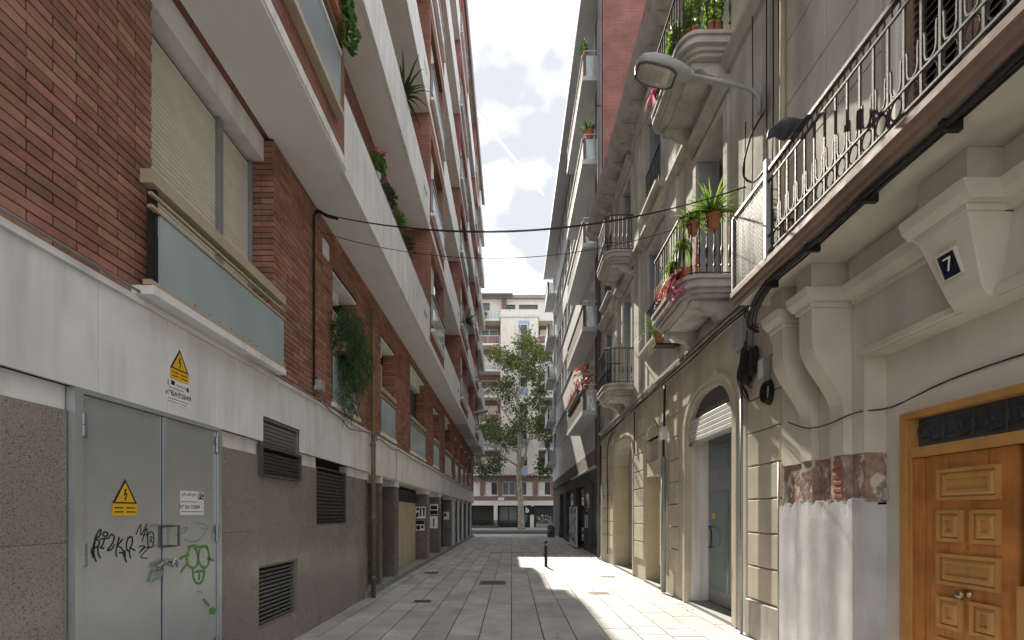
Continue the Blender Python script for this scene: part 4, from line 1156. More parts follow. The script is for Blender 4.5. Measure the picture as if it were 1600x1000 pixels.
# balconies
bal_me = MB().lathe([(.009, 0), (.009, .08), (.02, .1), (.009, .13), (.009, .19), (.017, .26), (.021, .32), (.010, .40), (.009, .80), (.009, .86)], (0, 0, 0), 7)
balm = proto(bal_me, 'baluster', M['iron'])
def plan(x_in, xo, y0, y1, rad, n=7):
    pts = [(x_in, y0)]
    for i in range(n+1):
        t = math.pi/2*i/n; pts.append((xo+rad-rad*math.sin(t), y0+rad-rad*math.cos(t)))
    for i in range(n+1):
        t = math.pi/2*i/n; pts.append((xo+rad-rad*math.cos(t), y1-rad+rad*math.sin(t)))
    pts.append((x_in, y1)); return pts
BALC = []
def old_balcony(y0, y1, zt, screen=False):
    xo = 2.385
    s = MB()
    for (d0, d1, ins) in ((-.05, 0, 0), (-.10, -.051, .03), (-.16, -.101, .015), (-.22, -.161, .07), (-.27, -.221, .11)):
        s.prism(plan(QX, xo+ins, y0+ins, y1-ins, .26), 'z', zt+d0, zt+d1)
    b = s.build('balcony', M['stone2'], H2)
    box('soffit_panel', M['plaster2'], b, xo+.25, QX-.05, y0+.28, y1-.28, zt-.30, zt-.271)
    for yc in (y0+.20, y1-.32):
        pr = [(QX, zt-.275), (xo+.22, zt-.275), (xo+.2, zt-.33), (xo+.27, zt-.38), (xo+.36, zt-.36), (xo+.44, zt-.43), (xo+.55, zt-.46), (xo+.62, zt-.56), (QX, zt-.60)]
        MB().prism(pr, 'y', yc, yc+.14).build('bracket', M['stone2'], b)
    path = plan(QX, xo+.06, y0+.06, y1-.06, .22, 5)
    P3 = [(x, y_, zt+.92) for x, y_ in path]
    r_ = MB().tube(P3, .018, 6); r_.tube([(x, y_, zt+.05) for x, y_ in path], .011, 5)
    r_.build('handrail', M['iron'], b)
    # balusters at even steps along the path
    d_acc, nxt = 0, .06
    for p, q in zip(path, path[1:]):
        L_ = math.dist(p, q)
        while nxt <= d_acc + L_:
            t = (nxt-d_acc)/L_
            inst('baluster', balm, (p[0]+(q[0]-p[0])*t, p[1]+(q[1]-p[1])*t, zt+.05), b)
            nxt += .108
        d_acc += L_
    if screen:
        box('screen', M['framegrey'], b, xo+.085, xo+.095, y0+.3, y1-.3, zt+.06, zt+.88)
    return b
old_balcony(6.40, 8.02, 4.98); old_balcony(6.40, 8.02, 8.42)
old_balcony(11.72, 13.05, 4.98, True); old_balcony(11.72, 13.05, 8.42)
# ================================================================ MODERN BLOCK (far right)
H3 = thing('apartment_block', (6, 26, 0), 'modern grey apartment block with long balconies at the far right end', 'building')
KX = 3.15
K0, K1 = 16.03, 35.2
box('core', M['black'], H3, 3.5, 14, K0+.2, K1-.05, 0, 19.9)
box('party_wall', M['brickred'], H3, 3.2, 14, K0, K0+.19, 0, 20.3)
box('end_wall', M['lightgrey'], H3, 3.2, 14, K1-.04, K1, 0, 20.0)
box('roof', M['greysoffit'], H3, 2.5, 14, K0+.22, K1+.5, 20.0, 20.22)
box('roof_edge', M['lightgrey'], H3, 2.46, 2.499, K0+.22, K1+.5, 19.98, 20.27)
# ground floor
MB().wall(KX+.1, 3.5, K0+.2, K1-.05, 0, 3.44, [(16.9, 19.2, .1, 3.0), (20.6, 23.2, -1, 2.9), (24.2, 27.6, .3, 2.9), (28.4, 31.0, -1, 2.9)]).build('ground_wall', M['greywall'], H3)
dd = box('garage_door', M['framegrey'], H3, 3.40, 3.44, 16.9, 19.2, .1, 3.0)
for i in range(6): box('door_panel', M['greywall'], dd, 3.385, 3.399, 16.95+i*.375, 17.28+i*.375, .2, 2.9)
for a, b, z0 in ((20.6, 23.2, 0.02), (24.2, 27.6, .3), (28.4, 31.0, .02)):
    w = box('shop_front', M['darkmetal'], H3, 3.42, 3.46, a, b, z0, 2.9)
    box('pane', M['pane'], w, 3.405, 3.419, a+.1, b-.1, z0+.3, 2.8)
box('purple_band', M['purple'], H3, KX-.02, 3.5, K0+.2, K1-.05, 3.45, 4.05)
box('pebble_band', M['pebble'], H3, KX-.025, KX-.021, 17.2, 21.2, 3.46, 4.04)
box('white_sill', M['frame'], H3, KX-.06, KX+.1, 17.2, 24, 3.39, 3.449)
MB().wall(KX, 3.5, K0+.2, K1-.05, 4.051, 5.2, []).build('spandrel', M['lightgrey'], H3)
box('brown_panel', M['purple'], H3, KX-.012, KX-.002, K0+.2, 17.2, 3.4, 20.0)
for k in range(5):
    zb = 5.2 + 3.02*k; zt = zb + 3.02 if k < 4 else 20.0
    ops = [(17.4, 18.6, zb+.2, zb+2.4), (19.0, 20.6, zb+.2, zb+2.4)]
    yy = 21.6
    while yy < 32.2: ops.append((yy, yy+1.25, zb+1.0, zb+2.45)); yy += 1.5
    ops.append((32.9, 34.6, zb+.2, zb+2.4))
    MB().wall(KX, 3.5, K0+.2, K1-.05, zb+.001, zt, ops).build('wall', M['lightgrey'], H3)
    for i, o in enumerate(ops):
        w = MB().box(3.34, 3.37, *o).build('window', M['frame'], H3)
        ym = (o[0]+o[1])/2
        MB().box(3.33, 3.339, o[0]+.06, ym-.03, o[2]+.06, o[3]-.06).box(3.33, 3.339, ym+.03, o[1]-.06, o[2]+.06, o[3]-.06).build('pane', M['pane'], w)
        if (i*3+k) % 4 == 0:
            box('shutter', M['cream'], w, 3.31, 3.325, o[0]+.03, o[1]-.03, o[3]-.9, o[3]-.01)
    box('sill_band', M['frame'], H3, KX-.05, KX-.001, 21.3, 32.6, zb+.93, zb+.999)
    box('shadow_joint', M['purple'], H3, KX-.02, KX-.001, 21.3, 32.6, zb+2.46, zb+2.60)
    for (a, b, xf, pm) in ((16.45, 21.0, 2.55, M['purple'] if k == 0 else M['pebble']), (32.6, 35.4, 2.55, M['lightgrey'])):
        bb = MB().box(xf, KX-.001, a, b, zb, zb+.16).build('balcony', M['greysoffit'], H3)
        box('parapet', pm, bb, xf+.015, xf+.09, a+.10, b-.02, zb+.161, zb+.93)
        box('parapet_rim', M['lightgrey'], bb, xf-.012, xf+.11, a+.06, b, zb+.931, zb+.985)
        box('slab_rim', M['lightgrey'], bb, xf-.02, xf-.001, a-.01, b+.01, zb-.012, zb+.17)
        box('end_post', M['purple'], bb, xf+.015, xf+.12, a+.005, a+.099, zb+.161, zb+.93)
        box('end_glass', M['clear'], bb, xf+.13, KX-.06, a+.03, a+.045, zb+.17, zb+.92)
        er = MB().tube([(xf+.05, a+.05, zb+.985), (xf+.05, a+.05, zb+1.07), (xf+.09, a+.04, zb+1.1), (KX-.02, a+.04, zb+1.1)], .014, 6).tube([(KX-.04, a+.04, zb+.17), (KX-.04, a+.04, zb+1.1)], .014, 6)
        er.build('end_rail', M['frame'], bb)
mb = MB().tube([(3.07, 16.1, .02), (3.07, 16.1, 20.0)], .055, 10)
for zz in (2, 5.5, 9, 12.5, 16): mb.lathe([(.056, 0), (.075, .01), (.075, .05), (.056, .06)], (3.07, 16.1, zz), 10)
mb.build('downpipe', M['greywall'], H3, smooth=True)
# graffiti board and posters by the shops
o = thing('graffiti_board', (3.1, 21.9, 0), 'pale board covered in grey scribbles leaning on the grey shop wall', 'board')
bdx = 2.95
box('board', M['paper'], o, bdx, bdx+.06, 20.95, 23.5, .05, 1.95)
g = MB()
for i in range(60):
    cy, cz = random.uniform(21.05, 23.4), random.uniform(.15, 1.85)
    pts = [(bdx-.004, cy+.14*math.sin(t*1.1+i), cz+.09*math.sin(t*1.9+i*2)) for t in range(7)]
    for p, q in zip(pts, pts[1:]):
        d_ = Vector(q)-Vector(p); n_ = Vector((0, -d_.z, d_.y)).normalized()*.016
        x_ = bdx-.002-.0004*(i % 9)
        g.face([(x_, p[1]+n_.y, p[2]+n_.z), (x_, q[1]+n_.y, q[2]+n_.z), (x_, q[1]-n_.y, q[2]-n_.z), (x_, p[1]-n_.y, p[2]-n_.z)])
g.build('scribbles', M['louvre'], o)
box('board_foot', M['louvredark'], o, bdx-.05, bdx+.25, 21.1, 21.2, .0, .05)
box('board_foot', M['louvredark'], o, bdx-.05, bdx+.25, 23.2, 23.3, .0, .05)
def poster_r(y0, y1, z0, z1, label, cells, dark=False):
    o = thing('poster', (3.24, (y0+y1)/2, z0), label, 'poster')
    box('sheet', M['ink'] if dark else M['paper'], o, 3.245, 3.2495, y0, y1, z0, z1)
    mb_ = MB()
    for a, b, c, d_ in cells: mb_.box(3.2435, 3.2448, y0+(y1-y0)*a, y0+(y1-y0)*b, z0+(z1-z0)*c, z0+(z1-z0)*d_)
    mb_.build('print', M['paper'] if dark else M['louvre'], o)
poster_r(19.45, 20.25, 1.62, 2.0, 'dark poster above the white one beside the grey garage door', [(.1, .9, .7, .8), (.2, .5, .2, .5)], True)
poster_r(19.5, 20.3, 1.0, 1.55, 'white poster with a grey figure beside the grey garage door', [(.35, .65, .15, .8), (.1, .9, .85, .92)])
# ================================================================ BUILDING ACROSS THE CROSS STREET
FB = thing('corner_building', (0, 60, 0), 'cream and brick apartment building closing the view across the cross street', 'building')
FY = 52.4
box('core', M['black'], FB, -28, 28, FY+1.6, FY+14, .03, 24.4)
box('lower_wall', M['creamwall'], FB, -28, 28, FY+.02, FY+1.5, 2.6, 3.15)
MB().wallx(FY, FY+.3, -28, 28, 3.15, 6.0, [(-28+i*2.05+.25, -28+i*2.05+1.75, 3.75, 5.35) for i in range(27)]).build('first_floor_wall', M['farbrick'], FB)
for i in range(27):
    x = -28+i*2.05+.25
    w = MB().box(x, x+1.5, FY+.14, FY+.18, 3.75, 5.35).build('window', M['frame'], FB)
    for j in range(2):
        box('pane', M['pane'] if (i+j) % 3 else M['cream'], w, x+.09+j*.7, x+.70+j*.7, FY+.12, FY+.139, 3.85 if (i+j) % 3 else 4.4, 5.25)
    box('sill', M['creamwall'], w, x-.1, x+1.6, FY-.06, FY+.135, 3.66, 3.745)
x = -27.3
i = 0
while x < 28:
    box('column', M['creamwall'], FB, x, x+.42, FY+.0, FY+.45, .03, 2.6)
    if x+4.2 < 28:
        sf = box('shop_front', M['shopdark'], FB, x+.42, x+4.2, FY+.9, FY+1.0, .03, 2.6)
        for j in range(3):
            box('shop_pane', M['pane'], sf, x+.55+j*1.2, x+1.65+j*1.2, FY+.86, FY+.899, .5, 2.45)
    x += 4.2; i += 1
LV = [6.0 + 3.0*i for i in range(6)]
for k, z0 in enumerate(LV):
    for (xa, xb) in ((-28, -1.32), (3.02, 28)):
        s = box('balcony_slab', M['creamwall'], FB, xa, xb, FY-.15, FY+1.6, z0, z0+.22)
        n = int((xb-xa)/2.6); wd = (xb-xa)/n
        ops = [(xa+i*wd+.3, xa+i*wd+wd-.35, z0+.25, z0+2.4) for i in range(n)]
        MB().wallx(FY+1.3, FY+1.55, xa, xb, z0+.221, z0+2.998, ops).build('back_wall', M['farbrick'], FB)
        for i, o_ in enumerate(ops):
            w = MB().box(o_[0], o_[1], FY+1.42, FY+1.46, o_[2], o_[3]).build('window', M['frame'], FB)
            xm = (o_[0]+o_[1])/2
            MB().box(o_[0]+.08, xm-.05, FY+1.40, FY+1.419, o_[2]+.1, o_[3]-.1).box(xm+.05, o_[1]-.08, FY+1.40, FY+1.419, o_[2]+.1, o_[3]-.1).build('pane', M['pane'], w)
            if (i+k) % 2: box('blind', M['cream'], w, o_[0]+.05, o_[1]-.05, FY+1.36, FY+1.395, o_[3]-1.2, o_[3]-.02)
        g = box('balcony_front', M['clear'] if k % 3 != 2 else M['farbrick'], FB, xa+.05, xb-.05, FY-.10, FY-.07, z0+.23, z0+1.05)
        box('balcony_rail', M['frame'], g, xa+.05, xb-.05, FY-.12, FY-.05, z0+1.051, z0+1.11)
        n2 = int((xb-xa)/1.3)
        for i in range(n2+1):
            xx = xa+.08+(xb-xa-.2)*i/n2
            if abs(xx) < 9: box('post', M['frame'], g, xx-.02, xx+.02, FY-.13, FY-.11, z0+.23, z0+1.05)
tw = box('tower', M['creamwall'], FB, -1.3, 3.0, FY-.6, FY+1.6, 6.02, 24.9)
box('tower_band', M['bluepanel'], tw, .75, 1.95, FY-.63, FY-.601, 17.6, 23.6)
box('tower_cap', M['lightgrey'], tw, -1.4, 3.1, FY-.7, FY+1.6, 24.0, 24.25)
for k, z0 in enumerate(LV):
    w = MB().box(.9, 1.8, FY-.66, FY-.64, z0+1.0, z0+2.2).build('window', M['frame'], tw)
    box('pane', M['pane'], w, .98, 1.72, FY-.68, FY-.661, z0+1.08, z0+2.12)
    box('blue_panel', M['bluepanel'], tw, .9, 1.8, FY-.635, FY-.602, z0+.1, z0+.95)
# penthouse floors
MB().wallx(FY+.6, FY+.9, -28, 28, 24.0, 26.6, [(-6.2, -2.6, 24.2, 26.2), (-1.2, .4, 24.3, 26.0), (.8, 3.0, 24.3, 26.0)]).build('penthouse_wall', M['creamwall'], FB)
box('penthouse_brick', M['farbrick'], FB, -1.2, -.65, FY+.35, FY+.599, 24.0, 26.5)
box('penthouse_glass', M['pane'], FB, -6.2, 3.0, FY+.8, FY+.85, 24.2, 26.2)
box('penthouse_roof', M['concrete'], FB, -28, 28, FY+.2, FY+14, 26.6, 26.95)
box('terrace_canopy', M['framegrey'], FB, -5.5, .1, FY-.5, FY+.19, 26.72, 26.85)
g = box('terrace_front', M['clear'], FB, -28, -1.42, FY-.12, FY-.09, 24.02, 24.9)
box('terrace_slab', M['creamwall'], FB, -28, -1.41, FY-.2, FY+1.6, 23.98-.2, 24.0)
box('terrace_slab', M['creamwall'], FB, 3.11, 28, FY-.2, FY+1.6, 23.98-.2, 24.0)
gr = MB().box(-28, -1.42, FY-.14, FY-.07, 24.901, 24.95)
for i in range(20): gr.box(-9+i*.4, -8.97+i*.4, FY-.15, FY-.13, 24.02, 24.9)
gr.build('terrace_rail', M['frame'], FB)
# hanging sign with a letter, small white sign
o = thing('shop_sign', (1.9, FY-.1, 1.9), 'dark blue hanging shop sign with a white letter b by the plane tree', 'sign')
box('sign_box', M['navy'], o, 1.45, 2.55, FY-.14, FY-.02, 1.55, 2.5)
text_mesh('letter', 'b', .85, M['paper'], o, (1.75, FY-.15, 2.05), ROT_F, bold=.02)
box('wall_bracket', M['darkmetal'], o, 1.8, 2.2, FY-.05, FY+.1, 2.501, 2.62)
o = tag(box('white_wall_sign', M['paper'], None, -1.6, -.9, FY-.05, FY-.001, 3.2, 3.5), 'small blank white sign on the far building above the shop columns', 'sign')
# hedge at the far shop
# ================================================================ FOLIAGE HELPERS
def leafquads(mb, pts, size, bright=None, flat=0.0, aspect=.55):
    for p in pts:
        s = size * random.uniform(.6, 1.3)
        d = Vector((random.gauss(0, 1), random.gauss(0, 1), random.gauss(0, 1)*(1-flat))); d.normalize()
        u = d.orthogonal().normalized(); u.rotate(Matrix.Rotation(random.uniform(0, 6.28), 3, d)); v = d.cross(u)
        p = Vector(p); t = bright if bright is not None else random.random()**1.5
        a, b = u*s*.5, v*s*.5*aspect
        mb.face([p-a, p-a*.1+b, p+a, p-a*.1-b], tone=max(t, .001))
def ell(c, r, n, shell=.5):
    out = []
    while len(out) < n:
        q = Vector((random.uniform(-1, 1), random.uniform(-1, 1), random.uniform(-1, 1)))
        l = q.length
        if l > 1 or l < shell*random.random(): continue
        out.append((c[0]+q.x*r[0], c[1]+q.y*r[1], c[2]+q.z*r[2]))
    return out
def blades(mb, c, n, length, width, droop=1.0, up=1.0, spread=1.0):
    for i in range(n):
        a = random.uniform(0, 6.283); L_ = length*random.uniform(.6, 1.15); k = 6
        e = random.uniform(.25, 1.0)*up
        prev = None
        dx_, dy_ = math.cos(a)*spread, math.sin(a)*spread
        side = Vector((-dy_, dx_, 0)).normalized()
        t_ = random.random()
        for j in range(k+1):
            u = j/k; hr = L_*u*(.75)
            p = Vector((c[0]+dx_*hr, c[1]+dy_*hr, c[2]+L_*(e*u - droop*(.55+.4*(1-e))*u*u)))
            w = width*(1-u**2)*.5+.0008
            cur = (p-side*w, p+side*w)
            if prev: mb.face([prev[0], prev[1], cur[1], cur[0]], tone=max(t_, .001))
            prev = cur
def pot(par, c, r, h, m=None):
    return MB().lathe([(r*.7, 0), (r, h*.82), (r*1.12, h*.83), (r*1.12, h), (r*.9, h), (r*.85, h*.9)], c, 12).build('pot', m or M['terracotta'], par, smooth=False)
# ---- plane tree
TX, TY = 1.0, 47.0
tree = thing('plane_tree', (TX, TY, .03), 'tall sparse plane tree on the far pavement with yellower top leaves', 'tree')
tr = MB()
tr.tube([(TX, TY, .0), (TX-.05, TY, .4), (TX-.12, TY, 3), (TX-.32, TY, 6), (TX-.2, TY, 9.5), (TX-.4, TY, 13), (TX-.1, TY+.3, 16.5)], [.42, .34, .29, .26, .22, .15, .06], 12)
ends = []
random.seed(5)
def limb(p, d, L_, r_, depth):
    pts = [p]; dd_ = d.copy()
    for i in range(4):
        dd_ = (dd_ + Vector((random.gauss(0, .16), random.gauss(0, .16), random.gauss(.05, .1)))).normalized()
        pts.append(pts[-1] + dd_*L_/4)
    tr.tube(pts, [r_*(1-.17*i) for i in range(5)], 6 if depth < 2 else 4)
    if depth >= 2: ends.extend(pts[2:])
    else:
        ends.append(pts[-1])
        for k in range(4):
            nd = (dd_ + Vector((random.gauss(0, .6), random.gauss(0, .6), random.gauss(.12, .35)))).normalized()
            limb(pts[random.choice((2, 3, 4))], nd, L_*.62, r_*.45, depth+1)
for (z_, dx_, dy_, dz_, L_, r_) in ((6.2, .8, .1, .9, 5.0, .17), (6.5, -.9, -.3, .5, 4.0, .13), (8.0, -.8, .5, .55, 4.2, .13), (8.8, .9, -.4, .55, 3.4, .12), (10, .2, -.9, .5, 3.4, .11),
                                   (10.5, -.9, -.1, .7, 4.0, .12), (11.5, .8, .4, .8, 3.6, .10), (12.8, -.6, -.4, .8, 3.6, .09), (14, .6, 0, .9, 3.2, .08), (15.5, -.3, .3, 1, 2.6, .06), (16.2, .6, -.1, 1.0, 2.6, .06), (5.6, -.7, .4, .1, 3.2, .08), (5.2, .8, -.3, .15, 2.4, .07)):
    limb(Vector((TX-.28, TY, z_)), Vector((dx_, dy_, dz_)).normalized(), L_, r_, 0)
tr.build('trunk', M['bark'], tree, smooth=True)
cr = MB()
for e in ends:
    hi = max(0, min(1, (e.z-13)/6))  # leaf colour shifts to the yellower tone towards the crown top
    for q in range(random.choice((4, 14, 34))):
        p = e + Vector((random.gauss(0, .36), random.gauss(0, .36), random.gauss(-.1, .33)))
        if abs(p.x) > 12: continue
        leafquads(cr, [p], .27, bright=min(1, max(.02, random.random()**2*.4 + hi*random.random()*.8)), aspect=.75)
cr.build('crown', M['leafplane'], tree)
print('leaves', len(cr.f))
# hedge of the far terrace and planter
hd = thing('hedge', (-3.2, FY-1.2, .03), 'low clipped green hedge in front of the far left shop', 'hedge')
box('trough', M['louvredark'], hd, -4.6, -1.6, FY-1.5, FY-.9, .03, .35)
mb = MB(); leafquads(mb, [(random.uniform(-4.65, -1.55), random.uniform(FY-1.55, FY-.85), random.uniform(.3, .95)) for _ in range(1500)], .12); mb.build('foliage', M['leafdark'], hd)
hd = thing('planter', (2.68, 31.4, 0), 'dark square planter box at the corner of the grey block', 'planter')
box('trough', M['louvredark'], hd, 2.45, 2.92, 31.1, 31.7, .0, .42)
mb = MB(); leafquads(mb, ell((2.68, 31.4, .6), (.28, .32, .28), 300), .10); mb.build('foliage', M['leafdark'], hd)
fl = thing('flower_stand', (3.4, FY-1.3, .03), 'flower stand with pale blooms in front of the far right shop', 'flower stand')
MB().box(2.7, 4.6, FY-1.6, FY-1.0, .03, .5).box(2.8, 4.5, FY-1.3, FY-1.0, .501, .8).build('shelf', M['louvre'], fl)
mb = MB(); leafquads(mb, [(random.uniform(2.75, 4.5), random.uniform(FY-1.6, FY-1.0), random.uniform(.6, 1.4)) for _ in range(500)], .13); mb.build('foliage', M['leafmid'], fl)
mb = MB(); leafquads(mb, [(random.uniform(2.8, 4.4), random.uniform(FY-1.65, FY-1.1), random.uniform(.8, 1.5)) for _ in range(70)], .16); mb.build('blooms', M['frame'], fl)
# ================================================================ STREET LAMPS
def lamp(wx, y, z, sgn, label):
    """sgn: direction from the wall into the street"""
    L_ = thing('street_lamp', (wx, y, z), label, 'street lamp', 'wall lamps over the street')
    def P(d, h): return (wx + sgn*d, y, z + h)
    MB().box(min(wx, wx+sgn*.02), max(wx, wx+sgn*.02), y-.06, y+.06, z-.2, z+.1).build('wall_plate', M['lampgrey'], L_)
    MB().tube([P(.05, -.18), P(.05, -.02), P(.10, .07), P(.2, .13), P(.4, .18), P(.92, .28)], .024, 10).build('arm', M['lampgrey'], L_, smooth=True)
    sec = [(.86, .28, .03, .03, .03), (.92, .285, .07, .05, .05), (1.02, .30, .10, .08, .06), (1.2, .33, .145, .105, .085), (1.38, .36, .155, .105, .09), (1.5, .375, .135, .085, .075), (1.56, .38, .08, .05, .04), (1.575, .38, .02, .015, .015)]
    v, f = [], []
    n = 20
    hd_ = MB()
    for (d, h, w, hu, hl) in sec:
        for k in range(n):
            t = 2*math.pi*k/n; c, s_ = math.cos(t), math.sin(t)
            cx = math.copysign(abs(c)**.7, c); cz = math.copysign(abs(s_)**.7, s_)
            hd_.v.append((wx+sgn*d, y + w*cx, z + h + (hu if s_ > 0 else hl)*cz))
    for i in range(len(sec)-1):
        for k in range(n):
            hd_.f.append((i*n+k, i*n+(k+1) % n, (i+1)*n+(k+1) % n, (i+1)*n+k)); hd_.t.append(0)
    hd_.f.append(tuple(range(n))); hd_.f.append(tuple(range((len(sec)-1)*n, len(sec)*n))); hd_.t += [0, 0]
    hd_.build('head', M['lampgrey'], L_, smooth=True)
    ln = MB()
    prof = [(1.14, .255), (1.22, .225), (1.36, .245), (1.47, .285)]
    for i in range(3):
        pass
    m_ = 12
    rows = []
    for j in range(7):
        u = j/6; d = 1.10 + .45*u
        row = []
        for k in range(9):
            s_ = -1 + 2*k/8
            w = .138*(1-abs(2*u-1)**4*.35)
            row.append((wx+sgn*d, y + w*s_, z + .235 + .125*u - .055*(1-s_**4)*(1-(2*u-1)**4) - .022))
        rows.append(row)
    for a, b in zip(rows, rows[1:]):
        for k in range(8): ln.face([a[k], a[k+1], b[k+1], b[k]])
    ln.build('lens', M['lamplens'], L_, smooth=True)
    rim = MB().tube(rows[0] + [r[-1] for r in rows[1:-1]] + rows[-1][::-1] + [r[0] for r in rows[-2:0:-1]], .014, 6, closed=True)
    rim.build('lens_rim', M['louvredark'], L_)
    return L_
lamp(3.09, 5.6, 6.72, -1, 'grey wall lamp on a curved arm beside the rounded balcony')
lamp(-2.76, 22.6, 6.35, 1, 'distant grey wall lamp on the brick building near the end of the street')
# ================================================================ BOLLARD
bo = thing('bollard', (1.034, 13.87, 0), 'slim dark metal bollard standing in the sunny paving', 'bollard')
MB().lathe([(.048, 0), (.048, .60), (.044, .61), (.044, .65)], (1.034, 13.87, 0), 16).build('post', M['darkmetal'], bo, smooth=False)
MB().lathe([(.045, .651), (.045, .70)], (1.034, 13.87, 0), 16).build('band', M['steel'], bo)
MB().lathe([(.048, .701), (.048, .75), (.044, .78), (.03, .80), (.0, .805)], (1.034, 13.87, 0), 16).build('cap', M['darkmetal'], bo, smooth=True)
MB().lathe([(.085, 0.001), (.085, .012), (.05, .016)], (1.034, 13.87, 0), 16).build('base_plate', M['darkmetal'], bo)
# ================================================================ PIGEON
pg = thing('pigeon', (2.40, 3.90, 4.825), 'dark pigeon leaning forward on the iron balcony rail', 'bird')
v, rings = [], [(-.155, -.005, .004, .004), (-.14, 0, .018, .006), (-.09, .01, .030, .012), (-.05, .02, .045, .032), (0, .025, .062, .052), (.045, .025, .064, .058), (.08, .032, .050, .048), (.105, .045, .034, .034), (.125, .050, .026, .027), (.143, .047, .026, .027), (.16, .040, .020, .02), (.17, .034, .010, .009), (.182, .027, .006, .005), (.193, .022, .002, .002)]
pb_ = MB(); n = 14
for (x, zc, wy, hz) in rings:
    for k in range(n):
        t = 2*math.pi*k/n; pb_.v.append((x, wy*math.cos(t), zc + hz*math.sin(t)))
for i in range(len(rings)-1):
    for k in range(n): pb_.f.append((i*n+k, i*n+(k+1) % n, (i+1)*n+(k+1) % n, (i+1)*n+k)); pb_.t.append(0)
pbo = pb_.build('body', M['pigeon'], pg, smooth=True, origin=(0, 0, 0))
pbo.location = (-.02, .0, .062); pbo.rotation_euler = (0, R(20), R(160)); pbo.scale = (.95, 1.3, 1.35)
for s_ in (-1, 1):
    lg = MB().tube([(0, 0, 0), (0, .002, .05)], .004, 5).tube([(-.03, 0, .002), (.0, 0, .004), (.012, 0, .002)], .003, 4)
    lo = lg.build('leg', M['petalmag'], pg, origin=(0, 0, 0)); lo.location = (-.02, s_*.022, .001)
# ================================================================ CABLES
def sag(a, b, s_, n=24):
    a, b = Vector(a), Vector(b)
    return [a.lerp(b, t/n) - Vector((0, 0, s_*4*(t/n)*(1-t/n))) for t in range(n+1)]
def cable(pts, r_, label, m='cable', name='cable'):
    return tag(MB().tube(pts, r_, 6).build(name, M[m], None, smooth=True), label, 'cable')
o = thing('overhead_cable', (0, 6.2, 5.4), 'thick black cable slung across the street between the brick building and the plant balcony', 'cable')
MB().tube(sag((-2.70, 6.28, 5.76), (3.09, 6.02, 5.93), .42), .0085, 6).build('strand', M['cable'], o, smooth=True)
MB().tube(sag((-2.70, 6.26, 5.745), (3.09, 6.0, 5.91), .40), .005, 6).build('strand', M['cable'], o, smooth=True)
MB().tube([(-2.72, 6.29, 5.75), (-2.68, 6.28, 5.79), (-2.55, 6.27, 5.71), (-2.4, 6.27, 5.67)], .022, 8).build('anchor_sleeve', M['cable'], o, smooth=True)
cable(sag((-2.72, 6.5, 5.62), (3.09, 6.5, 5.95), .52), .005, 'thin wire hanging just below the thick cable across the street')
cable([(-2.735, 6.29, 5.74), (-2.735, 6.29, 5.6), (-2.735, 6.29, 3.38)], .017, 'vertical black cable down the brick wall to the grey junction box')
jb = thing('junction_box', (-2.70, 6.36, 3.32), 'small grey junction box on brick wall at the foot of the vertical cable', 'junction box')
inst('case', cbox(.10, .15, .14, .006, M['lampgrey']), (-2.69, 6.36, 3.39), jb)
MB().box(-2.638, -2.634, 6.30, 6.42, 3.34, 3.35).box(-2.638, -2.634, 6.30, 6.42, 3.42, 3.43).build('lid_grooves', M['louvre'], jb)
pts = [(-2.70, 2.2, 3.215), (-2.70, 4.5, 3.21), (-2.695, 6.2, 3.19), (-2.68, 6.36, 3.26), (-2.69, 6.5, 3.17), (-2.70, 7.2, 3.10), (-2.70, 7.6, 3.02), (-2.68, 8.3, 3.10), (-2.60, 8.72, 3.12), (-2.68, 9.0, 3.06), (-2.70, 9.4, 3.14), (-2.70, 10.2, 3.05), (-2.70, 11, 3.12), (-2.70, 13, 3.06), (-2.70, 15, 3.10), (-2.70, 20, 3.06), (-2.70, 30, 3.1)]
def smooth_pts(P, k=4):
    P = [Vector(p) for p in P]; Q = []
    for i in range(len(P)-1):
        p0, p1, p2, p3 = P[max(i-1, 0)], P[i], P[i+1], P[min(i+2, len(P)-1)]
        for j in range(k):
            t = j/k; Q.append(.5*((2*p1)+(-p0+p2)*t+(2*p0-5*p1+4*p2-p3)*t*t+(-p0+3*p1-3*p2+p3)*t**3))
    return Q+[P[-1]]
cable(smooth_pts(pts), .011, 'grey cable drooping along the top of the white band', 'cablegrey')
cable(smooth_pts([(-2.70, 10.6, 3.08), (-2.705, 10.65, 2.7), (-2.71, 10.6, 2.4), (-2.73, 10.5, 2.28)]), .007, 'short loose cable end hanging over the white band by the piers', 'cablegrey')
# bundle under the balcony of number 7
for i, (x, z, r_, lb) in enumerate(((2.475, 3.835, .020, 'thickest black cable clipped under the edge of the number 7 balcony'), (2.52, 3.845, .013, 'middle black cable clipped under the number 7 balcony'), (2.555, 3.85, .009, 'thin black cable beside the thicker ones under the number 7 balcony'))):
    P_ = [(x, -1.4, z)] + [(x+random.uniform(-.008, .008), y_, z+random.uniform(-.012, .006)) for y_ in [-.5+.45*k for k in range(12)]] + [(x+.1, 4.9, z-.03), (x+.25, 5.25, z-.06), (3.08, 5.7, z+.05+.04*i)]
    c_ = cable(smooth_pts(P_), r_, lb)
    if i == 0:
        for y_ in (1.2, 1.9, 2.6, 3.2, 3.8, 4.4): MB().box(2.46, 2.58, y_, y_+.03, 3.80, 3.862).build('clip', M['cable'], c_)
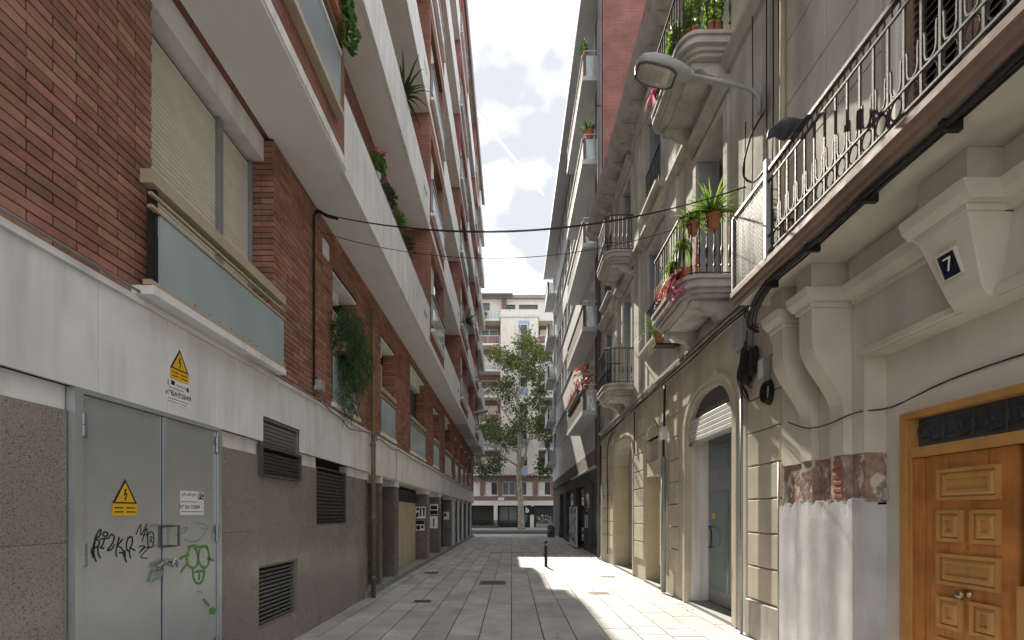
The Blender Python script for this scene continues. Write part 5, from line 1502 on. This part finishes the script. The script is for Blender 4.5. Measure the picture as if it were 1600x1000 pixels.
# bundle along building 2
for i in range(4):
    P_ = []
    y_ = 5.7
    while y_ < 15.9:
        P_.append((3.02-.012*i+random.uniform(-.015, .015), y_, 4.22+.035*i+random.uniform(-.02, .02) - (.0 if y_ < 9 else .12*(y_-9)/6))); y_ += .7
    cable(smooth_pts(P_, 3), .014-.0015*i, ['lowest', 'second lowest', 'second highest', 'highest'][i] + ' black cable of the bundle along the old townhouse', 'cable' if i != 2 else 'cablegrey')
cable(smooth_pts([(3.12, 13.9, 4.1), (3.08, 14.3, 4.0), (3.08, 14.7, 3.6), (3.1, 14.75, 2.0), (3.1, 14.75, .3)]), .016, 'dark cable turning down the townhouse wall beyond the tall arched door')
cable(smooth_pts([(3.09, 11.5, 4.2), (3.09, 11.5, 3.4), (3.09, 11.45, 3.1)]), .014, 'short dark cable hanging between the arched door and the blind niche')
for i, (yy, z0, z1, x) in enumerate(((5.85, 4.3, 8.4, 3.10), (5.50, 4.4, 8.2, 3.09), (5.35, 4.2, 8.2, 3.07), (5.28, 4.1, 8.3, 3.09), (6.05, 4.2, 6.8, 3.10))):
    cable(smooth_pts([(x, yy, z0), (x-.02, yy+random.uniform(-.05, .05), z0+1.0), (x-.01, yy+random.uniform(-.06, .06), (z0+z1)/2), (x, yy+random.uniform(-.03, .03), z1)]), .008, ['thin vertical wire right of the lamp bracket', 'vertical wire just left of the tan pipe', 'outer vertical wire beside the tan pipe', 'inner vertical wire touching the tan pipe', 'wire climbing from the splice boxes to the balcony side'][i])
cable(smooth_pts([(3.10, 5.58, 6.55), (2.98, 5.7, 6.3), (3.02, 5.95, 6.05), (3.06, 5.75, 5.8), (3.05, 5.4, 5.75), (3.02, 5.3, 5.6)]), .014, 'looping black cable below the lamp bracket')
cable(smooth_pts([(3.00, 4.95, 2.60), (2.97, 4.6, 2.47), (2.96, 4.3, 2.44), (3.05, 4.02, 2.50), (3.262, 3.9, 2.52), (3.262, 3.4, 2.60), (3.262, 2.8, 2.62), (3.262, 2.0, 2.60)]), .0065, 'thin wire crossing the pilasters and running above the wooden door')
# wall pipes on building 2
mb = MB().tube([(3.06, 6.07, .0), (3.06, 6.07, 3.6)], .02, 8); tag(mb.build('conduit', M['steel'], None, smooth=True), 'thin steel conduit running down the pier right of the shop door', 'pipe')
mb = MB().tube([(3.07, 5.24, .0), (3.07, 5.24, 2.2)], .013, 8); tag(mb.build('conduit', M['steel'], None, smooth=True), 'thin pipe at the joint between number 7 and the townhouse', 'pipe')
o = thing('rainwater_pipe', (3.06, 9.19, 0), 'grey rainwater pipe between the shop arch and the small door', 'pipe')
MB().tube([(3.06, 9.19, .02), (3.06, 9.19, 2.75)], .05, 10).build('pipe', M['framegrey'], o, smooth=True)
MB().tube(smooth_pts([(3.06, 9.19, 2.75), (3.06, 9.19, 3.1), (3.08, 9.22, 3.3), (3.09, 9.2, 4.2)]), .025, 8).build('upper_pipe', M['cable'], o, smooth=True)
MB().box(3.0, 3.12, 9.1, 9.28, 3.1, 3.35).build('service_box', M['lightgrey'], o)
tag(MB().tube([(3.03, 5.10, 4.02), (3.03, 5.10, 8.1)], .032, 10).build('tan_pipe', M['beige'], None, smooth=True), 'tan vertical pipe on the wall above the number 7 balcony', 'pipe')
o = thing('white_pipe', (3.05, 15.6, 0), 'pale rainwater pipe with a foot bend at the far end of the townhouse', 'pipe')
MB().tube(smooth_pts([(3.06, 15.5, 2.6), (3.06, 15.5, .4), (3.04, 15.48, .15), (2.96, 15.4, .06)]), .035, 10).build('pipe', M['lightgrey'], o, smooth=True)
# splice boxes
o = thing('splice_case', (3.05, 5.97, 3.7), 'grey metal splice case hung at the balcony end of number 7', 'cable box')
inst('case', cbox(.16, .22, .36, .012, M['framegrey']), (3.03, 5.97, 3.93), o); inst('lid', cbox(.012, .20, .33, .004, M['lampgrey']), (2.944, 5.97, 3.93), o)
o = thing('splice_closure', (3.05, 5.85, 3.2), 'black cylindrical cable closures bunched under the grey splice case', 'cable box')
for (yy, z0, h, r_) in ((5.88, 3.28, .42, .055), (5.76, 3.36, .34, .05), (5.98, 3.3, .35, .04), (5.68, 3.45, .25, .035)):
    MB().lathe([(r_*.6, 0), (r_, .03), (r_, h-.03), (r_*.5, h)], (3.04, yy, z0), 12).build('closure', M['cable'], o, smooth=False)
for i in range(7):
    a = random.uniform(5.65, 6.0)
    MB().tube(smooth_pts([(3.03, a, 3.75+random.uniform(0, .3)), (2.97, a-.08, 3.6), (3.0, a+.06, 3.4), (3.08, a, 3.2+random.uniform(-.2, .1))]), .009, 5).build('lead', M['cable'], o, smooth=True)
o = thing('terminal_box', (3.08, 5.52, 3.2), 'small pale terminal box above the coiled cable', 'cable box')
inst('case', cbox(.09, .12, .26, .008, M['lampgrey']), (3.06, 5.52, 3.36), o); inst('lid', cbox(.008, .10, .22, .003, M['lightgrey']), (3.012, 5.52, 3.36), o)
o = thing('cable_coil', (3.05, 5.42, 2.9), 'coil of spare black cable hanging on the townhouse pier', 'cable')
for i in range(6):
    MB().tube([(3.07-.012*i, 5.42+(.10+.006*i)*math.cos(t*math.pi/8)*.8, 3.05+(.15-.006*i)*math.sin(t*math.pi/8)) for t in range(16)], .009, 5, closed=True).build('turn', M['cable'], o, smooth=True)
# far fittings on the left wall
tag(box('wall_grille', M['frame'], None, LX, LX+.02, 6.62, 6.82, 5.38, 5.62), 'small white vent grille high on the brick wall left of the overhead cable', 'grille')
# ================================================================ PLANTS
def plant(name, loc, label): return thing(name, loc, label, 'plant', None)
p = plant('hanging_fern', (-2.6, 7.45, 3.4), 'large dark hanging fern spilling over the first-floor window rail')
mb = MB()
pts = ell((-2.58, 7.15, 4.45), (.28, .36, .38), 1100, .1) + ell((-2.56, 7.45, 4.10), (.28, .42, .5), 1100, .1) + ell((-2.60, 7.25, 3.65), (.18, .28, .55), 600, .1)
for q in pts:
    d_ = Vector((random.gauss(0, .5), random.gauss(0, .5), -abs(random.gauss(.7, .5)))).normalized()*random.uniform(.08, .24)
    s_ = d_.orthogonal().normalized()*.005
    P_ = Vector(q); mb.face([P_-s_, P_+s_, P_+d_+s_*.3, P_+d_-s_*.3], tone=max(.001, random.random()**2))
mb.build('foliage', M['leaffern'], p)
MB().box(-2.74, -2.56, 6.98, 7.85, 4.10, 4.26).build('trough', M['slabbrown'], p)
p = plant('trailing_plant', (-2.05, 5.45, 7.4), 'bright leafy plant hanging off the upper left bay window')
MB().box(-2.12, -2.0, 5.1, 5.5, 7.41, 7.55).build('trough', M['terracotta'], p)
mb = MB(); leafquads(mb, ell((-2.04, 5.38, 7.72), (.16, .3, .3), 420), .085); leafquads(mb, ell((-1.98, 5.5, 7.45), (.13, .2, .25), 200), .08); mb.build('foliage', M['leafmid'], p)
p = plant('geranium', (-2.2, 7.45, 7.0), 'geranium with pink bloom on the first white parapet')
pot(p, (-2.24, 7.45, 7.0), .09, .16, M['frame'])
mb = MB(); leafquads(mb, ell((-2.22, 7.45, 7.3), (.16, .24, .2), 260), .08); mb.build('foliage', M['leafmid'], p)
mb = MB(); leafquads(mb, ell((-2.12, 7.45, 7.48), (.06, .06, .06), 60), .06); leafquads(mb, ell((-2.16, 7.25, 7.4), (.04, .04, .04), 25), .05); mb.build('blooms', M['petalpink'], p)
for i, (yy, lb) in enumerate(((8.1, 'small leafy plant just beyond the geranium on the white parapet'), (8.8, 'middle potted plant on the first white parapet'), (9.6, 'farthest bushy grey plant on the first white parapet'))):
    p = plant('potted_plant', (-2.22, yy, 7.0), lb)
    pot(p, (-2.24, yy, 7.0), .08, .14)
    mb = MB(); leafquads(mb, ell((-2.2, yy, 7.24), (.16, .22, .18+.05*i), 240), .07); mb.build('foliage', M['leafdark' if i != 1 else 'leafmid'], p)
p = plant('palm_plant', (-2.25, 9.35, 10.0), 'spiky dark palm reaching over the second-floor white parapet')
pot(p, (-2.26, 9.35, 10.0), .1, .18)
mb = MB(); blades(mb, (-2.22, 9.35, 10.15), 46, .75, .05, .8, 1.1); mb.build('foliage', M['leafdark'], p)
p = plant('palm_plant', (-2.15, 20.7, 10.0), 'round spiky palm on a far balcony of the brick building')
pot(p, (-2.2, 20.7, 10.0), .12, .2)
mb = MB(); blades(mb, (-2.1, 20.7, 10.25), 60, .85, .07, .6, 1.0); mb.build('foliage', M['leafdark'], p)
# right side
p = plant('spider_plant', (2.75, 6.5, 5.7), 'bright green spider plant in terracotta pot on the plant balcony rail')
pot(p, (2.86, 6.47, 5.64), .10, .2)
mb = MB(); blades(mb, (2.84, 6.47, 5.86), 190, .46, .020, .75, 1.15); mb.build('foliage', M['leafbright'], p)
p = plant('spider_plant', (2.6, 6.55, 5.55), 'second spider plant trailing down the corner of the plant balcony')
pot(p, (2.60, 6.56, 5.62), .085, .16)
mb = MB(); blades(mb, (2.57, 6.55, 5.80), 110, .36, .017, 1.0, 1.0); blades(mb, (2.48, 6.62, 5.55), 60, .3, .022, 1.5, .6); blades(mb, (2.44, 6.9, 5.4), 40, .26, .02, 1.5, .6); mb.build('foliage', M['leafbright'], p)
p = plant('pink_trailing_plant', (2.4, 6.75, 4.8), 'pink and magenta trailing plant on the front of the plant balcony')
box('trough', M['terracotta'], p, 2.46, 2.58, 6.5, 7.1, 5.0, 5.13)
mb = MB(); blades(mb, (2.42, 6.65, 5.06), 60, .34, .028, 1.4, .9); blades(mb, (2.40, 6.95, 5.05), 45, .36, .026, 1.4, .8); mb.build('foliage', M['petalmag'], p)
mb = MB(); leafquads(mb, ell((2.40, 6.6, 4.86), (.10, .2, .13), 60), .08); mb.build('blooms', M['petalpink'], p)
p = plant('grass_plant', (2.45, 8.35, 4.6), 'arching pale grass plant past the far end of the plant balcony')
mb = MB(); blades(mb, (2.75, 8.6, 5.0), 46, .75, .018, .9, 1.1); mb.build('foliage', M['leafmid'], p); pot(p, (2.78, 8.6, 4.8), .1, .2)
MB().box(2.68, 3.14, 8.5, 8.7, 4.76, 4.799).build('bracket_shelf', M['iron'], p)
tc_ = tag(MB().prism([(2.66, 4.99), (2.74, 4.99), (2.72, 5.62), (2.68, 5.62)], 'y', 6.62, 6.68).build('folded_parasol', M['terracotta'], None), 'narrow rust red folded parasol behind the plant balcony railing', 'parasol')
for i, (x, y_, lb) in enumerate(((2.62, 6.62, 'leafy green pot plant at the corner of the upper balcony'), (2.9, 6.55, 'green pot plant by the wall on the upper balcony'), (2.5, 7.0, 'climbing green plant on the front of the upper balcony'))):
    p = plant('potted_plant', (x, y_, 8.43), lb)
    pot(p, (x, y_, 8.43), .09, .18)
    mb = MB(); leafquads(mb, ell((x, y_, 8.85), (.14, .16, .3), 240), .085); leafquads(mb, ell((x-.05, y_, 8.66), (.1, .1, .1), 50), .09); mb.build('foliage', M['leafbright'], p)
p = plant('pink_streamer_plant', (2.42, 7.72, 8.5), 'small pink trailing flowers at the far end of the upper balcony')
mb = MB(); blades(mb, (2.40, 7.7, 8.72), 22, .3, .03, 1.3, .7); mb.build('foliage', M['petalpink'], p); box('trough', M['terracotta'], p, 2.47, 2.57, 7.5, 7.85, 8.62, 8.74)
# block balconies
p = plant('agave_plant', (2.8, 16.7, 15.2), 'pale agave in brown pot on a balcony of the grey block')
pot(p, (2.82, 16.65, 15.28), .16, .3); mb = MB(); blades(mb, (2.82, 16.65, 15.58), 40, .6, .06, .5, 1.1); mb.build('foliage', M['leafmid'], p)
p = plant('red_leaf_plant', (2.65, 17.0, 6.2), 'red and orange leafy plant on the lowest balcony of the grey block')
pot(p, (2.70, 16.8, 6.19), .14, .25); mb = MB(); leafquads(mb, ell((2.64, 16.95, 6.72), (.38, .6, .5), 170, .1), .12); mb.build('foliage', M['leafred'], p)
p = plant('purple_planter', (2.58, 18.7, 6.2), 'long planter of dark purple stalks along the lowest grey block balcony')
box('trough', M['louvredark'], p, 2.50, 2.68, 17.5, 20.6, 6.19, 6.36)
mb = MB()
for i in range(26): blades(mb, (2.57, 17.6+i*.115, 6.36), 5, .42, .03, .3, 1.3, .5)
mb.build('foliage', M['leafred'], p)
for i, (yy, z) in enumerate(((16.6, 18.3), (33.2, 9.4), (33.3, 6.3))):
    p = plant('potted_plant', (2.75, yy, z-.1), ['small yellow green plant on the topmost near balcony of the grey block', 'bushy plant on the third far balcony of the grey block', 'bushy plant on the second far balcony of the grey block'][i])
    pot(p, (2.62, yy, z-.08), .1, .18); mb = MB(); leafquads(mb, ell((2.6, yy, z+.3), (.2, .25, .25), 160), .1); mb.build('foliage', M['leafmid'], p)
# plants on the far building terraces
for i, (x, z, lb) in enumerate(((-3.6, 24.0, 'leafy shrub on the top terrace of the far building'), (-.2, 24.25, 'small shrub on the tower top of the far building'))):
    p = plant('terrace_shrub', (x, FY-.3, z), lb); mb = MB(); leafquads(mb, ell((x, FY-.3, z+.5), (.8, .3, .45), 300), .2); mb.build('foliage', M['leafmid'], p)
    box('trough', M['terracotta'], p, x-.6, x+.6, FY-.45, FY-.2, z+.001, z+.25)
# drain across the paving
for (x, y_, a, b) in ((-1.64, 8.35, .16, .12), (1.75, 9.2, .22, .14), (-.45, 10.6, .3, .3), (2.45, 11.6, .2, .14), (-2.2, 12.4, .2, .2)):
    cv = MB().box(x-a, x+a, y_-b, y_+b, -.01, .0025).build('utility_cover', M['louvredark'], st)
    for i in range(4): MB().box(x-a*.8, x+a*.8, y_-b*.8+i*b*.42, y_-b*.7+i*b*.42, .0026, .004).build('rib', M['darkmetal'], cv)
dr = MB().box(-.9, 1.15, 18.85, 18.99, -.01, .003).build('drain_channel', M['darkmetal'], st)
# ================================================================ CONTRAIL
def sky_pt(px, py, d): return Vector(((px-800)/F, 1, (803-py)/F)) * d + Vector((0, 0, H))
cm = bpy.data.materials.new('contrail_ice'); cm.use_nodes = True
N_, L_n = cm.node_tree.nodes, cm.node_tree.links
N_.remove(N_['Principled BSDF'])
t1 = N_.new('ShaderNodeBsdfTranslucent'); t1.inputs[0].default_value = (.9, .9, .9, 1)
t2 = N_.new('ShaderNodeBsdfTransparent'); mx_ = N_.new('ShaderNodeMixShader')
lw = N_.new('ShaderNodeTexNoise'); lw.inputs['Scale'].default_value = .004; lw.inputs['Detail'].default_value = 4
gg = N_.new('ShaderNodeNewGeometry'); L_n.new(gg.outputs['Position'], lw.inputs['Vector'])
mr_ = N_.new('ShaderNodeMapRange'); mr_.inputs[3].default_value = .5; mr_.inputs[4].default_value = .8; L_n.new(lw.outputs[0], mr_.inputs[0])
L_n.new(mr_.outputs[0], mx_.inputs[0]); L_n.new(t2.outputs[0], mx_.inputs[1]); L_n.new(t1.outputs[0], mx_.inputs[2]); L_n.new(mx_.outputs[0], N_['Material Output'].inputs[0])
pa_, pb2 = sky_pt(700, 120, 9000), sky_pt(850, 305, 9000)
ct = MB().tube([pa_.lerp(pb2, t/12) for t in range(13)], [42*(1-.82*t/12) for t in range(13)], 10).build('contrail', cm, None, smooth=True)
tag(ct, 'thin white aircraft contrail slanting across the cloudy sky', 'contrail')

# fallen leaves and scraps along the wall feet
lt = MB()
for i in range(170):
    side = random.choice((-1, 1, 1))
    x = (-2.72 + abs(random.gauss(0, .18))) if side < 0 else (3.08 - abs(random.gauss(0, .2)))
    if i % 5 == 0: x = random.uniform(-2.6, 3.0)
    y_ = random.uniform(5.5, 30); s_ = random.uniform(.012, .035); a = random.uniform(0, 6.28)
    c_, n_ = math.cos(a)*s_, math.sin(a)*s_
    lt.face([(x-c_, y_-n_, .004), (x+n_*.5, y_-c_*.5, .010), (x+c_, y_+n_, .005), (x-n_*.5, y_+c_*.5, .012)], tone=random.random())
tag(lt.build('leaf_litter', leaf_mat('dry_leaf', (.16, .10, .05), (.30, .24, .10), .1), None), 'dry fallen leaves scattered along the feet of the walls', 'leaf litter', kind='stuff')
GR = {'cable': 'cables on the house walls', 'poster': 'posters pasted at street level', 'potted_plant': 'potted plants on the balconies', 'spider_plant': 'spider plants on the plant balcony',
      'palm_plant': 'palms on the white parapets', 'warning_sign': 'yellow electricity warning signs', 'conduit': 'thin pipes on the townhouse', 'terrace_shrub': 'shrubs on the far roof terraces'}
for o in COL.objects:
    if o.parent is None and o.get('label') and not o.get('group'):
        g_ = GR.get(o.name.split('.')[0])
        if g_: o['group'] = g_
